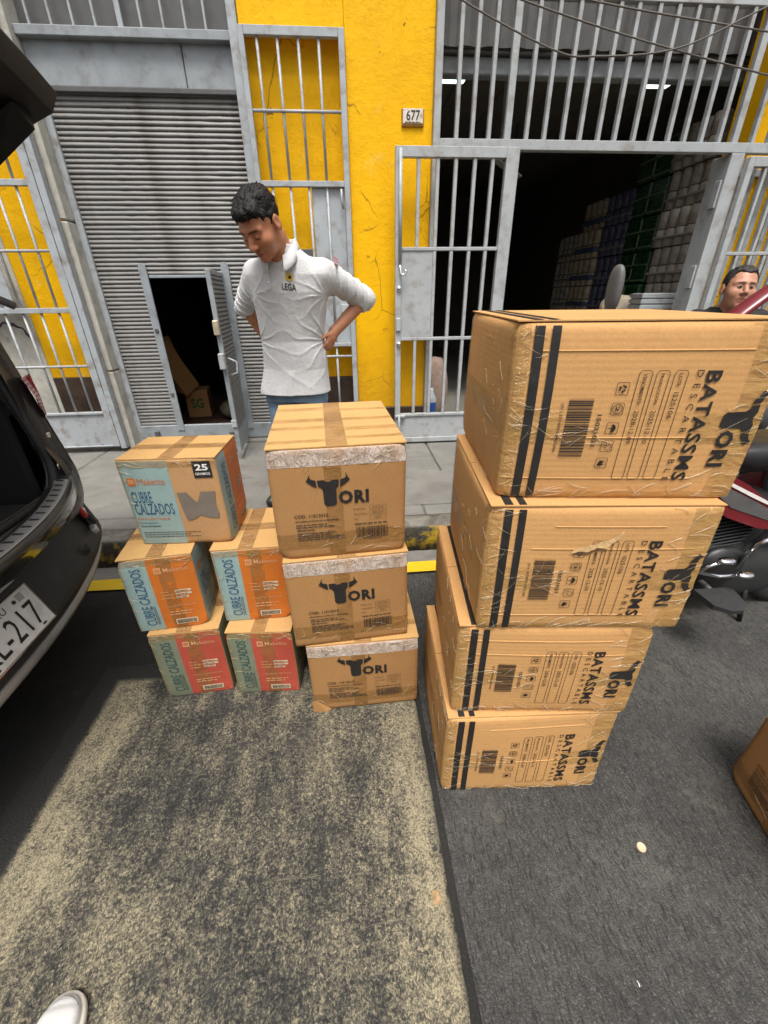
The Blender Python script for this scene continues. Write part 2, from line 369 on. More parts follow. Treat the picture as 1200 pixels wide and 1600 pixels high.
def fit_text(s, x0, y0, wd, ht, bold=0.0, spacing=1.0):
    """lettering scaled into the rectangle x0..x0+wd, y0..y0+ht (2-D)"""
    v, f, e = text2d(s, bold, spacing)
    return [(x0 + p[0]/e[0]*wd, y0 + p[1]/e[1]*ht) for p in v], f
def rect2(x0, y0, x1, y1): return [(x0,y0),(x1,y0),(x1,y1),(x0,y1)], [(0,1,2,3)]
def ring2(x0, y0, x1, y1, t=.0012, r=.006, n=4):
    def rr(x0, y0, x1, y1, r):
        o = []
        for cx, cy, a0 in ((x1-r,y1-r,0),(x0+r,y1-r,90),(x0+r,y0+r,180),(x1-r,y0+r,270)):
            for k in range(n+1): a = R(a0+90*k/n); o.append((cx+r*math.cos(a), cy+r*math.sin(a)))
        return o
    A = rr(x0,y0,x1,y1,r); B = rr(x0+t,y0+t,x1-t,y1-t,max(.0005,r-t)); k = len(A)
    return A+B, [(i, (i+1) % k, k+(i+1) % k, k+i) for i in range(k)]
def disc2(cx, cy, r, n=16): return [(cx+r*math.cos(2*math.pi*k/n), cy+r*math.sin(2*math.pi*k/n)) for k in range(n)], [tuple(range(n))]
def barcode2(x0, y0, x1, y1, vertical_bars=True, seed=1):
    rg = random.Random(seed); V = []; F = []; L = (x1-x0) if vertical_bars else (y1-y0); p = 0
    while p < L:
        wd = rg.choice((.9,.9,1.6,2.4))*L/95; gp = rg.choice((.9,.9,1.5,2.2))*L/95
        e = min(p+wd, L)
        v, f = rect2(x0+p, y0, x0+e, y1) if vertical_bars else rect2(x0, y0+p, x1, y0+e)
        n = len(V); V += v; F += [tuple(i+n for i in q) for q in f]; p += wd+gp
    return V, F
def join2(*items):
    V = []; F = []
    for v, f in items:
        n = len(V); V += list(v); F += [tuple(i+n for i in q) for q in f]
    return V, F
def lines2(x0, y0, x1, n, dy, t, seed=1, ragged=.3):       # small print too fine to read: broken word dashes
    rg = random.Random(seed); out = []
    for k in range(n):
        x = x0; xe = x1 - rg.random()*ragged*(x1-x0)
        while x < xe:
            wl = rg.uniform(2.0, 5.5)*t; out.append(rect2(x, y0-k*dy, min(x+wl, xe), y0-k*dy+t)); x += wl + t*.8
    return join2(*out)
def grid2(x0, y0, x1, y1, nx=10, ny=10):
    return [(x0+(x1-x0)*i/nx, y0+(y1-y0)*j/ny) for j in range(ny+1) for i in range(nx+1)], [(j*(nx+1)+i, j*(nx+1)+i+1, (j+1)*(nx+1)+i+1, (j+1)*(nx+1)+i) for j in range(ny) for i in range(nx)]
def bull_logo():     # bull head whose face is a letter T, then ORI; local metres as measured on the box
    hl = [(.116,.283),(.1135,.271),(.117,.2645),(.1305,.2605),(.1325,.238),(.121,.2435),(.103,.2585),(.108,.266)]
    bd = [(.1345,.2600),(.152,.2610),(.160,.2560),(.1655,.2545),(.171,.2560),(.179,.2610),(.1965,.2600),(.1945,.2415),(.1875,.2320),(.1868,.186),(.1815,.1785),(.157,.1785),(.1505,.186),(.1495,.2300),(.1430,.2385),(.1365,.2405)]
    hr = [(.2150,.283),(.2175,.271),(.214,.2645),(.2005,.2605),(.1985,.238),(.210,.2435),(.228,.2585),(.223,.266)]
    P = []
    for p in (hl, bd, hr): P.append((p, [tuple(range(len(p)))]))
    P.append(fit_text('ORI', .193, .182, .088, .043, .045, 1.12))
    return join2(*P)
# ================================================================== THE SETTING: road, kerb, sidewalk
def sheet(name, x0, x1, y0, y1, z, mat, kind='structure'):
    return tag(mesh_obj(name, [(x0,y0,z),(x1,y0,z),(x1,y1,z),(x0,y1,z)], [(0,1,2,3)], mat), kind=kind)
sheet('road', -60, 60, -60, 2.04, 0.0, M['asphalt'])
# worn repair patch with slightly irregular edges
def ragged(x0, x1, y0, y1, z, amp, n=40, seed=1):
    rg = random.Random(seed); P = []
    for k in range(n): P.append((x0+(x1-x0)*k/n, y0+rg.uniform(-amp, amp)))
    for k in range(n): P.append((x1+rg.uniform(-amp, amp), y0+(y1-y0)*k/n))
    for k in range(n): P.append((x1+(x0-x1)*k/n, y1+rg.uniform(-amp, amp)*2))
    for k in range(n): P.append((x0+rg.uniform(-amp, amp), y1+(y0-y1)*k/n))
    return [(a, b, z) for a, b in P], [tuple(range(len(P)))]
v, f = ragged(.222, 9.0, -6.0, 1.90, .004, .004, 60, 5)
tag(mesh_obj('concrete_lane', v, f, M['slab']), kind='structure')
v, f = ragged(-1.10, .200, -1.0, 1.36, .008, .003, 60, 3)
tag(mesh_obj('concrete_patch', v, f, M['patch']), kind='structure')
sheet('gutter', -12, 12, 1.96, 2.145, .006, M['gutter'])
v, f = ragged(-12, 12, 1.915, 2.012, .011, .003, 150, 9)
tag(mesh_obj('kerb_line', v, f, M['roadyellow']), kind='structure')
kerb = thing('kerb', None, None, (0, 2.14, 0)); tag(kerb, kind='structure')
rg = random.Random(4)
def kerb_stone(x0, x1, seed):
    r_ = random.Random(seed); nx = 14; prof = [(0.0,-.02),(0.002,.10),(.006,.15),(.018,.172),(.04,.178),(.10,.180),(.152,.180)]
    rings = []
    for i in range(nx+1):
        x = x0+(x1-x0)*i/nx
        rings.append([(x, p[0]+r_.uniform(-.004,.004)*(1 if 0 < j < 5 else 0), p[1]+r_.uniform(-.005,.003)*(1 if 1 < j < 5 else 0)) for j, p in enumerate(prof)] + [(x, .152, -.02)])
    return MB().loft(rings)
x = -6.0
while x < 7.0:
    L = rg.uniform(.9, 1.1); kerb_stone(x+.004, x+L-.004, int(x*100)).build('kerb_stone', M['kerb'], kerb, True); x += L
walk = thing('sidewalk', None, None, (0, 0, 0)); tag(walk, kind='structure')
part('bedding', M['gutter'], walk, -6, 7, 2.292, 4.16, -.05, .160, b=0)
def slab(x0, x1, y0, y1, z, seed):
    r_ = random.Random(seed)
    g = .006
    mb = MB(); mb.box(x0+g, x1-g, y0+g, y1-g, z-.05, z+r_.uniform(-.003,.003), b=.008)
    return mb.build('paving_slab', M['pave'], walk)
for (y0, y1, xs) in ((2.295, 2.44, [-6,-4.6,-3.2,-1.9,-.7,.45,1.7,3.0,4.4,5.8]), (2.44, 3.02, [-6,-4.9,-3.7,-2.62,-1.35,-.15,1.0,2.15,3.4,4.6,5.8]), (3.02, 4.15, [-6,-4.8,-3.5,-2.25,-1.05,.33,.70,1.9,3.1,4.3,5.8])):
    for k in range(len(xs)-1):
        if abs(xs[k]-.33) < .01 and y0 > 3:
            slab(xs[k], xs[k+1], 3.36, y1, .18, k+70); continue
        slab(xs[k], xs[k+1], y0, y1, .18, k*7+int(y0*50))
cover = thing('utility_cover', 'small ribbed concrete utility cover set in the sidewalk before the open gate', 'cover', (.515, 3.19, .176))
part('rim', M['pave'], cover, -.178, .178, -.162, .162, -.05, .002, b=.006)
pl = part('plate', M['gutter'], cover, -.135, .135, -.125, .125, -.03, .008, b=.004)
src = None
for k in range(11):
    yy = -.10 + k*.02
    if src is None: src = part('rib', M['gutter'], cover, -.12, .12, -.005, .005, .004, .013, b=.003); src.location = (0, yy, 0)
    else: share('rib', src, cover, (0, yy, 0))

# ================================================================== THE FACADE
bld = thing('yellow_building', 'bright yellow street building with grey shutter and barred shop front', 'building', (0, 3.88, 0))
Y0 = 3.88
def wall(name, mat, x0, x1, ya, yb, z0, z1, b=.004): return MB().box(x0, x1, ya-Y0, yb-Y0, z0, z1, b).build(name, mat, bld)
wall('wall', M['yellow'], .082, .692, 3.88, 4.25, .49, 4.4)
wall('wall', M['yellow'], -.60, .0815, 3.883, 4.25, 2.965, 4.4)
wall('wall', M['yellow'], -.64, .0815, 3.985, 4.25, .76, 2.965)
wall('plinth', M['brown'], -.64, .0815, 3.975, 4.25, .1, .758)
wall('plinth', M['brown'], .082, .692, 3.872, 4.25, .1, .4895)
wall('wall', M['yellow'], -2.575, -2.06, 3.96, 4.25, .812, 4.4)
wall('plinth', M['brown'], -2.575, -2.06, 3.953, 4.25, .1, .811)
wall('wall', M['stone'], -6.0, -2.5755, 3.957, 4.25, .1, 4.4)
gv = []; gf = []
for k in range(25):
    a = R(20+150*k/24); ro = .20+.006*math.sin(k*1.7); ri = ro-.022-.008*math.sin(k*.9); gv += [(-2.62-.16+math.cos(a)*ro*.9, -.0+3.9555-Y0, 1.06+math.sin(a)*ro), (-2.62-.16+math.cos(a)*ri*.9, 3.9555-Y0, 1.06+math.sin(a)*ri)]
gf = [(2*k, 2*k+1, 2*k+3, 2*k+2) for k in range(24)]
mesh_obj('graffiti_arc', gv, gf, simple('purple_spray_paint', (.06,.035,.055), .7, 0, .3, 30), bld)
# whitewashed jamb in three rendered blocks
for (z0, z1) in ((.1,.868),(.875,1.93),(1.937,4.4)):
    wall('jamb_block', M['stone'], -2.058, -2.004, 3.845, 4.2, z0, z1, .01)
wall('door_step', M['pave'], -2.05, -.60, 3.90, 4.3, .1, .213, .012)
wall('shop_step', M['pave'], .692, 3.95, 3.93, 4.2, .1, .200, .012)
# grey sheet housing over the shutter
wall('shutter_housing', M['frame_flat'], -2.003, -1.005, 3.950, 4.0, 2.690, 2.925)
wall('shutter_housing', M['frame_flat'], -1.000, -.665, 3.953, 4.0, 2.690, 2.925)
wall('housing_lip', M['steel_dark'], -2.003, -.665, 3.944, 4.02, 2.662, 2.692)
wall('transom', M['frame_flat'], -2.003, -.665, 3.900, 3.98, 2.912, 2.962)
wall('back_panel', M['steel_dark'], -2.003, -.60, 3.999, 4.05, 2.92, 4.4)
wall('post', M['steel'], -.664, -.604, 3.865, 3.985, .2, 4.4)
wall('post', M['steel'], -2.0035, -1.955, 3.955, 3.999, .2, 2.69)
srcb = None
for i, x in enumerate((-1.906,-1.772,-1.638,-1.503,-1.348,-1.219,-1.081,-.943,-.815)):
    wd = .016 if i == 4 else .007
    wall('bar', M['steel'], x-wd, x+wd, 3.918, 3.934, 2.962, 4.4, .002)
# right-hand side of the shop front
wall('wall', M['yellow'], 3.30, 7.0, 4.02, 4.3, .1, 4.4)
# shop room
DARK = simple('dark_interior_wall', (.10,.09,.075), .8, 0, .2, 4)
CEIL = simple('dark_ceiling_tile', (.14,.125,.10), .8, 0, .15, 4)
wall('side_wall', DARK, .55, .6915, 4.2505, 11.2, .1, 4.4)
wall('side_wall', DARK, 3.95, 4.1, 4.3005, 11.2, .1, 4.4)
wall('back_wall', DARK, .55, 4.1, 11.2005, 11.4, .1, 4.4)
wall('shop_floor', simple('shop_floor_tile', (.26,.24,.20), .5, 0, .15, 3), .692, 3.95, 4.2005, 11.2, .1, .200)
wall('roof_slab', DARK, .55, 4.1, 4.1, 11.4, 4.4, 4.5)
tsrc = None
for i in range(6):
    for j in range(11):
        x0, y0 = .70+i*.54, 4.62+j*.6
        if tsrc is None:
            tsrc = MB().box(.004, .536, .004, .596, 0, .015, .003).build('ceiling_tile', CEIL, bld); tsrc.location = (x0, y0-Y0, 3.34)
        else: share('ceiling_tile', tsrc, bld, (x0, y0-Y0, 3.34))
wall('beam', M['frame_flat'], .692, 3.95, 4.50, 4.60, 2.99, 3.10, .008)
wall('beam_flange', M['steel_dark'], .692, 3.95, 4.46, 4.52, 3.10, 3.125, .004)
val = MB()
nn = 64; rings = []
for k in range(nn+1):
    x = .70+3.24*k/nn; dy = .022 if k % 4 in (0, 1) else 0.0
    rings.append([(x, 4.42-Y0+dy, 3.125), (x, 4.42-Y0+dy, 4.4)])
val.loft(rings, close=False, cap=False).build('corrugated_valance', M['steel_dark'], bld)
# dark room behind the wicket door
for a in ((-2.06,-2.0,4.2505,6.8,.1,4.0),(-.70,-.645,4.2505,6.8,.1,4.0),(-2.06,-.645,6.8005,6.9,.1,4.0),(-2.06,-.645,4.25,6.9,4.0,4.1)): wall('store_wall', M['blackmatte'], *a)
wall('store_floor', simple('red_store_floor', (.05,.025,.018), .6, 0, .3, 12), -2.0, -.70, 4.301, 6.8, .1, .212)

# ---------------- roller shutter with wicket door
sh = thing('roller_shutter', 'closed grey ribbed roller shutter with a small open wicket door', 'shutter', (0, 3.985, .213))
XS0, XS1, ZB = -2.0, -.666, .213
PITCH = .0306
prof = [(.004,-.001),(-.004,.001),(-.0095,.004),(-.012,.0085),(-.0112,.0135),(-.0085,.0195),(-.0045,.025),(.000,.0288),(.004,PITCH)]
def slat_mesh(x0, x1, seed):
    r_ = random.Random(seed); n = max(2, int((x1-x0)/.05)); rings = []
    ph = r_.random()*6
    for i in range(n+1):
        x = x0+(x1-x0)*i/n; dz = .0006*math.sin(x*4+ph)+r_.uniform(-.0004,.0004); dy = .0012*math.sin(x*3.1+ph*2)
        if r_.random() < .03: dy -= .003
        rings.append([(x, a+dy, b_+dz) for a, b_ in prof])
    return MB().loft(rings, close=False, cap=False)
DZ0, DZ1, DX0, DX1 = .372, 1.575, -1.585, -1.065
nsl = int((2.665-.362)/PITCH)+1
variants = {}
for k in range(nsl):
    z = .362+k*PITCH
    segs = [(XS0, XS1)] if z+PITCH > DZ1+.02 else [(XS0, DX0-.03), (DX1+.03, XS1)]
    for s_ in segs:
        key = (s_, k % 5)
        if key not in variants:
            o = slat_mesh(s_[0], s_[1], hash(key) % 999).build('slat', M['slat'], sh, True); variants[key] = o
        else: o = share('slat', variants[key], sh)
        o.location = (0, 0, z-ZB)
part('bottom_bar', M['frame_flat'], sh, XS0, XS1, -.028, .004, .006, .148, b=.006)
part('hasp', M['steel_dark'], sh, -1.845, -1.80, -.05, -.028, .05, .10, b=.006)
part('hasp', M['steel_dark'], sh, -1.16, -1.12, -.046, -.028, .05, .075, b=.006)
def strip(x0, x1, z0, z1, y=-.036):        # flat bar with a rounded top
    P = [(x0,z0),(x1,z0)]; r_ = (x1-x0)/2
    for k in range(7): a = math.pi*k/6; P.append(((x0+x1)/2+r_*math.cos(a), z1-r_+r_*math.sin(a)))
    return MB().prism(P, y, y+.016)
strip(-1.628,-1.568,.10,1.452).build('door_stile', M['frame_flat'], sh)
strip(-.985,-.925,.10,1.462).build('door_stile', M['frame_flat'], sh)
part('door_head', M['frame_flat'], sh, -1.567, -.986, -.02, .01, 1.352, 1.372, b=.003)
for z in (.42, .95): part('hinge_bolt', M['steel_dark'], sh, -1.612, -1.584, -.046, -.036, z, z+.03, b=.003)
# wicket door leaf, hinged at the right jamb and swung out towards the street
wk = bpy.data.objects.new('wicket_door', None); COL.objects.link(wk); wk.parent = sh; wk.location = (-.985, -.045, .16); wk.rotation_euler = (0, 0, R(94.5))
WD, WH = .52, 1.225       # leaf extends along local -x from the hinge
pr = part('leaf_frame', M['frame_flat'], wk, -WD, -WD+.03, -.012, .022, -.11, WH, b=.003)
part('leaf_frame', M['frame_flat'], wk, -.03, 0, -.012, .022, 0, WH, b=.003)
part('leaf_frame', M['frame_flat'], wk, -WD+.0305, -.0305, -.012, .022, WH-.03, WH, b=.003)
part('leaf_frame', M['frame_flat'], wk, -WD+.0305, -.0305, -.012, .022, -.11, .06, b=.003)
s0 = None
for k in range(40):
    z = .062+k*PITCH
    if z+PITCH > WH-.03: break
    if s0 is None:
        s0 = slat_mesh(-WD+.03, -.03, 5).build('slat', M['slat'], wk, True); s0.location = (0, 0, z)
    else: share('slat', s0, wk, (0, 0, z))
part('lock_case', simple('brassy_lock', (.55,.47,.33), .4, .4, .2, 30), wk, -WD-.035, -WD-.001, -.01, .03, .80, .90, b=.006)
part('lock_case', M['steel_light'], wk, -WD-.055, -WD-.001, -.012, .03, .56, .675, b=.006)
MB().tube([(-WD+.06,-.02,.50),(-WD+.06,-.075,.52),(-WD+.06,-.08,.60),(-WD+.06,-.02,.63)], .008).build('pull_handle', M['steel_light'], wk, True)
part('bolt_plate', M['steel_light'], wk, -WD-.012, -WD-.001, -.012, .03, .10, .16, b=.003)
# things stored just inside the wicket door
cb = thing('carton', 'brown carton with green print just inside the wicket door', 'carton', (-1.70, 4.95, .2125), R(8))
part('body', M['kraftT'], cb, -.14, .10, -.12, .14, 0, .30, b=.004)
vv, ff = fit_text('SG', -.09, .10, .13, .11, .03)
mesh_obj('lettering', [(a, -.1215, b_) for a, b_ in vv], ff, simple('green_stencil', (.02,.10,.03), .6), cb)
sheets = thing('cardboard_sheets', 'folded cardboard sheets leaning inside the wicket door', 'cardboard', (-1.80, 4.85, .52))
for k in range(4):
    o = MB().box(-.10, .10, -.004, .004, 0, .55, .002).build('sheet', M['kraftT'], sheets); o.rotation_euler = (R(-6+3*k), R(-14-5*k), R(50)); o.location = (.03*k, -.02*k, .0)
sk = thing('sack', 'dim lumpy sack lying in the dark store behind the wicket door', 'sack', (-1.26, 4.75, .213))
MB().grid(lambda u, v_: (math.cos(u*2*math.pi)*.2*math.sin(v_*math.pi)**.7*(1+.1*math.sin(u*20)), math.sin(u*2*math.pi)*.15*math.sin(v_*math.pi)**.7, .10-.10*math.cos(v_*math.pi)), 18, 8).build('bag', simple('sackcloth', (.09,.085,.05), .9, 0, .3, 9, .5, 40), sk, True)

# ---------------- barred gates and grilles
def gate(name, label, loc, cat='gate'): return thing(name, label, cat, loc)
# left gate, partly behind the car
g = gate('barred_gate', 'grey barred steel gate at far left behind the open tailgate', (-2.04, 3.80, .24))
def gp(name, x0, x1, z0, z1, ya=-.02, yb=.02, mat='steel', b=.003, gate_=None, ox=0, oz=0):
    return part(name, M[mat], gate_, x0-ox, x1-ox, ya, yb, z0-oz, z1-oz, b=b)
kw = dict(gate_=g, ox=-2.04, oz=.24)
gp('frame_post', -2.088, -2.040, .215, 4.2, -.03, .03, **kw)
gp('stile', -2.152, -2.094, .235, 4.2, -.028, .022, **kw)
gp('hinge', -2.093, -2.088, 1.52, 1.66, -.03, .0, 'steel_light', **kw)
gp('hinge', -2.093, -2.088, .55, .69, -.03, .0, 'steel_light', **kw)
for (z0, z1, d) in ((2.123,2.160,.02),(1.325,1.362,.02)): gp('rail', -4.0, -2.152, z0, z1, -d, d, 'steel_dark' if 0 else 'steel', **kw)
for z in (1.74, .925, 2.55):
    o = MB().tube([(-1.96, 0, 0), (-.112, 0, 0)], .010).build('rail', M['steel_light'], g, True); o.location = (0, -.004, z-.24)
gp('kick_panel', -4.0, -2.153, .245, .525, -.004, .014, **kw); gp('rail', -4.0, -2.153, .525, .545, -.02, .02, **kw); gp('rail', -4.0, -2.153, .232, .2445, -.02, .02, **kw)
b0 = None
for i in range(13):
    x = -2.25-i*.1345
    for (z0, z1) in ((.545, 1.325), (1.362, 2.123), (2.16, 3.6)):
        o = MB().tube([(0,0,z0-.24),(0,0,z1-.24)], .0095, 8).build('bar', M['steel'], g, True); o.location = (x+2.04, .004, 0)
gp('lock_panel', -2.95, -2.562, 1.3625, 1.72, .012, .02, **kw)
# middle grille in front of the yellow recess
g = gate('barred_door', 'grey barred door in the yellow wall right behind the standing man', (-.26, 3.845, .22))
kw = dict(gate_=g, ox=-.26, oz=.22)
gp('stile', .040, .081, .22, 2.962, **kw); gp('stile', -.603, -.566, .22, 2.962, **kw)
gp('rail', -.565, .0395, 2.915, 2.962, -.02, .02, **kw); gp('rail', -.565, .0395, 2.135, 2.170, **kw)
gp('rail', -.565, .0395, 1.035, 1.065, **kw); gp('kick_panel', -.565, .0395, .22, .40, -.006, .006, **kw)
for z in (2.553, .955): MB().tube([(-.305,-.006,z-.22),(.2995,-.006,z-.22)], .010).build('rail', M['steel_light'], g, True)
for x in (-.488,-.357,-.222,-.089):
    for (z0, z1) in ((.40,1.035),(1.065,2.135),(2.17,2.915)): MB().tube([(x+.26,0,z0-.22),(x+.26,0,z1-.22)], .0095, 8).build('bar', M['steel'], g, True)
gp('lock_panel', -.205, .0395, 1.0655, 2.1345, .010, .016, **kw)
gp('lock_panel', -.36, -.22, 1.64, 1.75, .012, .06, 'steel_dark', **kw)
MB().tube([(.275,-.03,1.90),(.275,-.035,1.83),(.285,-.035,1.78)], [.009,.006,.010]).build('latch', M['steel_light'], g, True)
gp('latch', -.03, .035, 1.30, 1.36, -.03, .0095, 'steel_light', **kw)

# open gate leaf folded back against the yellow wall
def leaf(name, label, x0, x1, yy, z0, z1, bars, rails, lockx=None, lockz=None, stile=(.085,.095), mat='steel_light'):
    g = gate(name, label, (x0, yy, z0))
    kw = dict(gate_=g, ox=x0, oz=z0, mat=mat)
    gp('stile', x0, x0+stile[0]*.55, z0, z1, -.025, .025, **kw); gp('stile', x1-stile[1], x1, z0, z1, -.025, .025, **kw)
    xa, xb = x0+stile[0]*.55+.0005, x1-stile[1]-.0005
    gp('rail', xa, xb, z1-.062, z1, -.025, .025, **kw)
    for z in rails: gp('rail', xa, xb, z-.012, z+.012, -.02, .02, **kw)
    zr = sorted(rails); segs = [(zr[i]+.012, zr[i+1]-.012) for i in range(len(zr)-1)] + [(zr[-1]+.012, z1-.062)]
    bsrc = {}
    for x in bars:
        for sgi, (za, zb) in enumerate(segs):
            if lockx and lockz and x < lockx-.02 and abs(za-lockz[0]) < .1: continue
            if sgi not in bsrc:
                o = MB().box(-.0125, .0125, -.0175, .0175, za-z0, zb-z0, .003).build('bar', M[mat], g); bsrc[sgi] = o
            else: o = share('bar', bsrc[sgi], g)
            o.location = (x-x0, 0, 0)
    gp('kick_panel', xa, xb, z0+.045, zr[0]-.0125, -.008, .008, **kw); gp('rail', xa, xb, z0, z0+.0445, -.022, .022, **kw)
    if lockx: gp('lock_panel', xa, lockx, segs[1][0], segs[1][1], -.012, .012, **kw)
    return g
gr = leaf('gate_leaf', 'open grey steel gate leaf folded back over the yellow wall below the house number', .405, 1.300, 3.72, .197, 2.345, (.573,.712,.843,.981,1.112), (.452,1.095,1.735), .700, (1.107, 1.72))
MB().tube([(.035,-.040,1.45),(.035,-.040,2.13)], .013, 10).build('drop_bolt', M['steel'], gr, True)
MB().tube([(.035,-.040,1.44),(.04,-.045,1.37),(.07,-.06,1.365),(.085,-.06,1.385),(.07,-.06,1.40)], .007, 8).build('bolt_handle', M['chrome'], gr, True)
for z in (1.27, .86): MB().lathe([(0,-.045),(.016,-.043),(.02,-.035),(.02,-.025)], 12, (.03,0,z), 'y').build('bolt_head', M['chrome'], gr, True)
part('lock_case', M['steel_light'], gr, .004, .045, -.045, -.0255, .96, 1.06, b=.006)
MB().tube([(.035,-.040,.05),(.035,-.040,.27)], .012, 10).build('drop_bolt', M['steel'], gr, True)
part('bolt_plate', M['steel'], gr, .0, .09, -.05, -.0255, .24, .262, b=.004)
gr2 = leaf('gate_leaf', 'open grey steel gate leaf at right edge beside the man in black', 3.135, 4.05, 3.80, .197, 2.33, (3.30,3.424,3.548,3.672,3.80), (.452,1.095,1.70), None, None, (.09,.05))
# fixed frame of the shop opening, with upper grille
fr = thing('shop_grille', 'tall grey steel bar grille fixed above the open shop entrance', 'grille', (.69, 3.86, .2))
kw = dict(gate_=fr, ox=.69, oz=.2, mat='steel_light')
gp('post', .693, .742, .2, 4.2, -.03, .03, **kw); gp('lintel', .7425, 4.6, 2.362, 2.422, -.03, .03, **kw)
gp('post', 3.020, 3.128, .2, 2.3615, -.03, .16, **kw); gp('rail', .7425, 4.6, 3.135, 3.185, -.025, .025, **kw)
gp('hinge_plate', 3.004, 3.0195, 2.02, 2.20, -.01, .05, 'steel_light', gate_=fr, ox=.69, oz=.2); gp('hinge_plate', 3.004, 3.0195, 1.45, 1.62, -.01, .05, 'steel_light', gate_=fr, ox=.69, oz=.2)
bs = None
xs = [.864,.981,1.104,1.242,1.386,1.521,1.661,1.793,1.935,2.063,2.211,2.346,2.486,2.612,2.749,2.892,3.02,3.165,3.30,3.44,3.58,3.72]
for i, x in enumerate(xs):
    wd = .024 if i in (3, 16) else .0135
    o = MB().box(-wd, wd, -.02, .02, 2.2225, 2.9345, .003).build('bar', M['steel_light'], fr) if (bs is None or wd > .02) else share('bar', bs, fr)
    if wd < .02 and bs is None: bs = o
    o.location = (x-.69, 0, 0)
    o2 = MB().box(-wd, wd, -.02, .02, 2.9855, 4.0, .003).build('bar', M['steel_light'], fr); o2.location = (x-.69, 0, 0)
# second, inner row of bars behind the right leaf
inn = thing('inner_grille', 'second row of grey bars standing behind the right gate leaf', 'grille', (3.14, 3.97, .2))
for i in range(6): part('bar', M['steel'], inn, .05+i*.135, .095+i*.135, -.02, .02, .0, 2.155, b=.003)
part('rail', M['steel'], inn, .0, .85, .0205, .04, 2.05, 2.10, b=.003)

# house number plate
hn = thing('house_number', 'small white enamel house number 677 on the yellow wall', 'sign', (.547, 3.866, 2.542))
part('backing', simple('rusty_yellow_edge', (.36,.17,.02), .6, 0, .3, 20), hn, -.080, .080, -.002, .020, -.052, .050, b=.006)
pl = part('plate', simple('chipped_enamel', (.66,.62,.54), .45, 0, .1, 30, dirt=(.30,.14,.03), dsc=26, damt=.9), hn, -.072, .072, -.008, -.0022, -.036, .044, b=.003)
vv, ff = fit_text('677', -.048, -.020, .098, .056, .012); mesh_obj('numerals', [(a, -.0095, b_) for a, b_ in vv], ff, M['ink'], hn)
vv, ff = lines2(-.058, -.032, .055, 1, .01, .0055, 3, .05); mesh_obj('small_print', [(a, -.0095, b_) for a, b_ in vv], ff, M['inkgrey'], hn)

# loose cables in front of the upper grille
def sag(P, n=8):
    out = []
    P = [Vector(p) for p in P]; Q = [P[0]*2-P[1]]+P+[P[-1]*2-P[-2]]
    for i in range(1, len(Q)-2):
        for k in range(n):
            t_ = k/n; a, b_, c, d = Q[i-1:i+3]
            out.append(.5*((2*b_)+(c-a)*t_+(2*a-5*b_+4*c-d)*t_*t_+(3*b_-a-3*c+d)*t_**3))
    return out+[P[-1]]
CABLE = simple('cable_sheath', (.10,.085,.07), .6)
for lab, pts in (('thin grey cable sagging lowest across the upper grille', [(.55,3.6,3.14),(.798,3.6,3.003),(1.41,3.6,2.801),(1.693,3.6,2.777),(2.246,3.6,2.827),(2.782,3.6,3.027),(3.6,3.6,3.33)]),
                 ('thin brown cable slanting across the middle of the upper grille', [(.60,3.62,3.16),(1.188,3.62,3.02),(1.972,3.62,2.87),(2.922,3.62,2.722),(4.0,3.62,2.58)]),
                 ('thin brown cable running highest across the upper grille', [(.9,3.64,3.15),(1.675,3.64,3.035),(2.827,3.64,2.935),(4.0,3.64,2.84)])):
    P = sag(pts); z0 = Vector(P[0])
    tag(MB().tube([p-z0 for p in P], .0052, 6).build('cable', CABLE, None, True, tuple(z0)), lab, 'cable', 'cables in front of the upper grille')

# ---------------- inside the shop
def emis(name, col, s):
    mt, t, b = nodes_mat(name); b.inputs['Base Color'].default_value = (.8,.8,.8,1); b.inputs['Emission Color'].default_value = (*col, 1); b.inputs['Emission Strength'].default_value = s; return mt
LIT = emis('lit_tube', (.85,1.0,.93), 1.0)
for lab, p in (('lit ceiling lamp at left behind the upper grille', (1.17, 5.5, 3.30)), ('lit ceiling lamp at right behind the upper grille', (3.30, 5.5, 3.30))):
    l = thing('ceiling_lamp', lab, 'lamp', p, 0, 'lit lamps in the shop'); part('housing', M['steel'], l, -.14, .14, -.07, .07, .012, .038, b=.006); part('diffuser', LIT, l, -.12, .12, -.05, .05, -.015, .0115, b=.008)
l = thing('bulb_lamp', 'tiny lit bulb deep inside the shop by the gate leaf', 'lamp', (2.30, 6.75, 2.68)); MB().lathe([(0,-.035),(.025,-.025),(.035,0),(.02,.03),(.012,.05)], 12).build('bulb', LIT, l, True); MB().tube([(0,0,.05),(0,0,.66)], .006).build('cord', M['black'], l)
fan = thing('ceiling_fan_blade', 'pale fan blade hanging in the dark shop near the entrance top', 'fan', (1.62, 5.2, 2.60)); MB().box(-.28, .28, -.05, .05, -.008, .008, .004).build('blade', M['steel_light'], fan).rotation_euler = (0, R(22), R(15)); MB().tube([(0,0,.01),(0,0,.74)], .012).build('rod', M['steel'], fan)
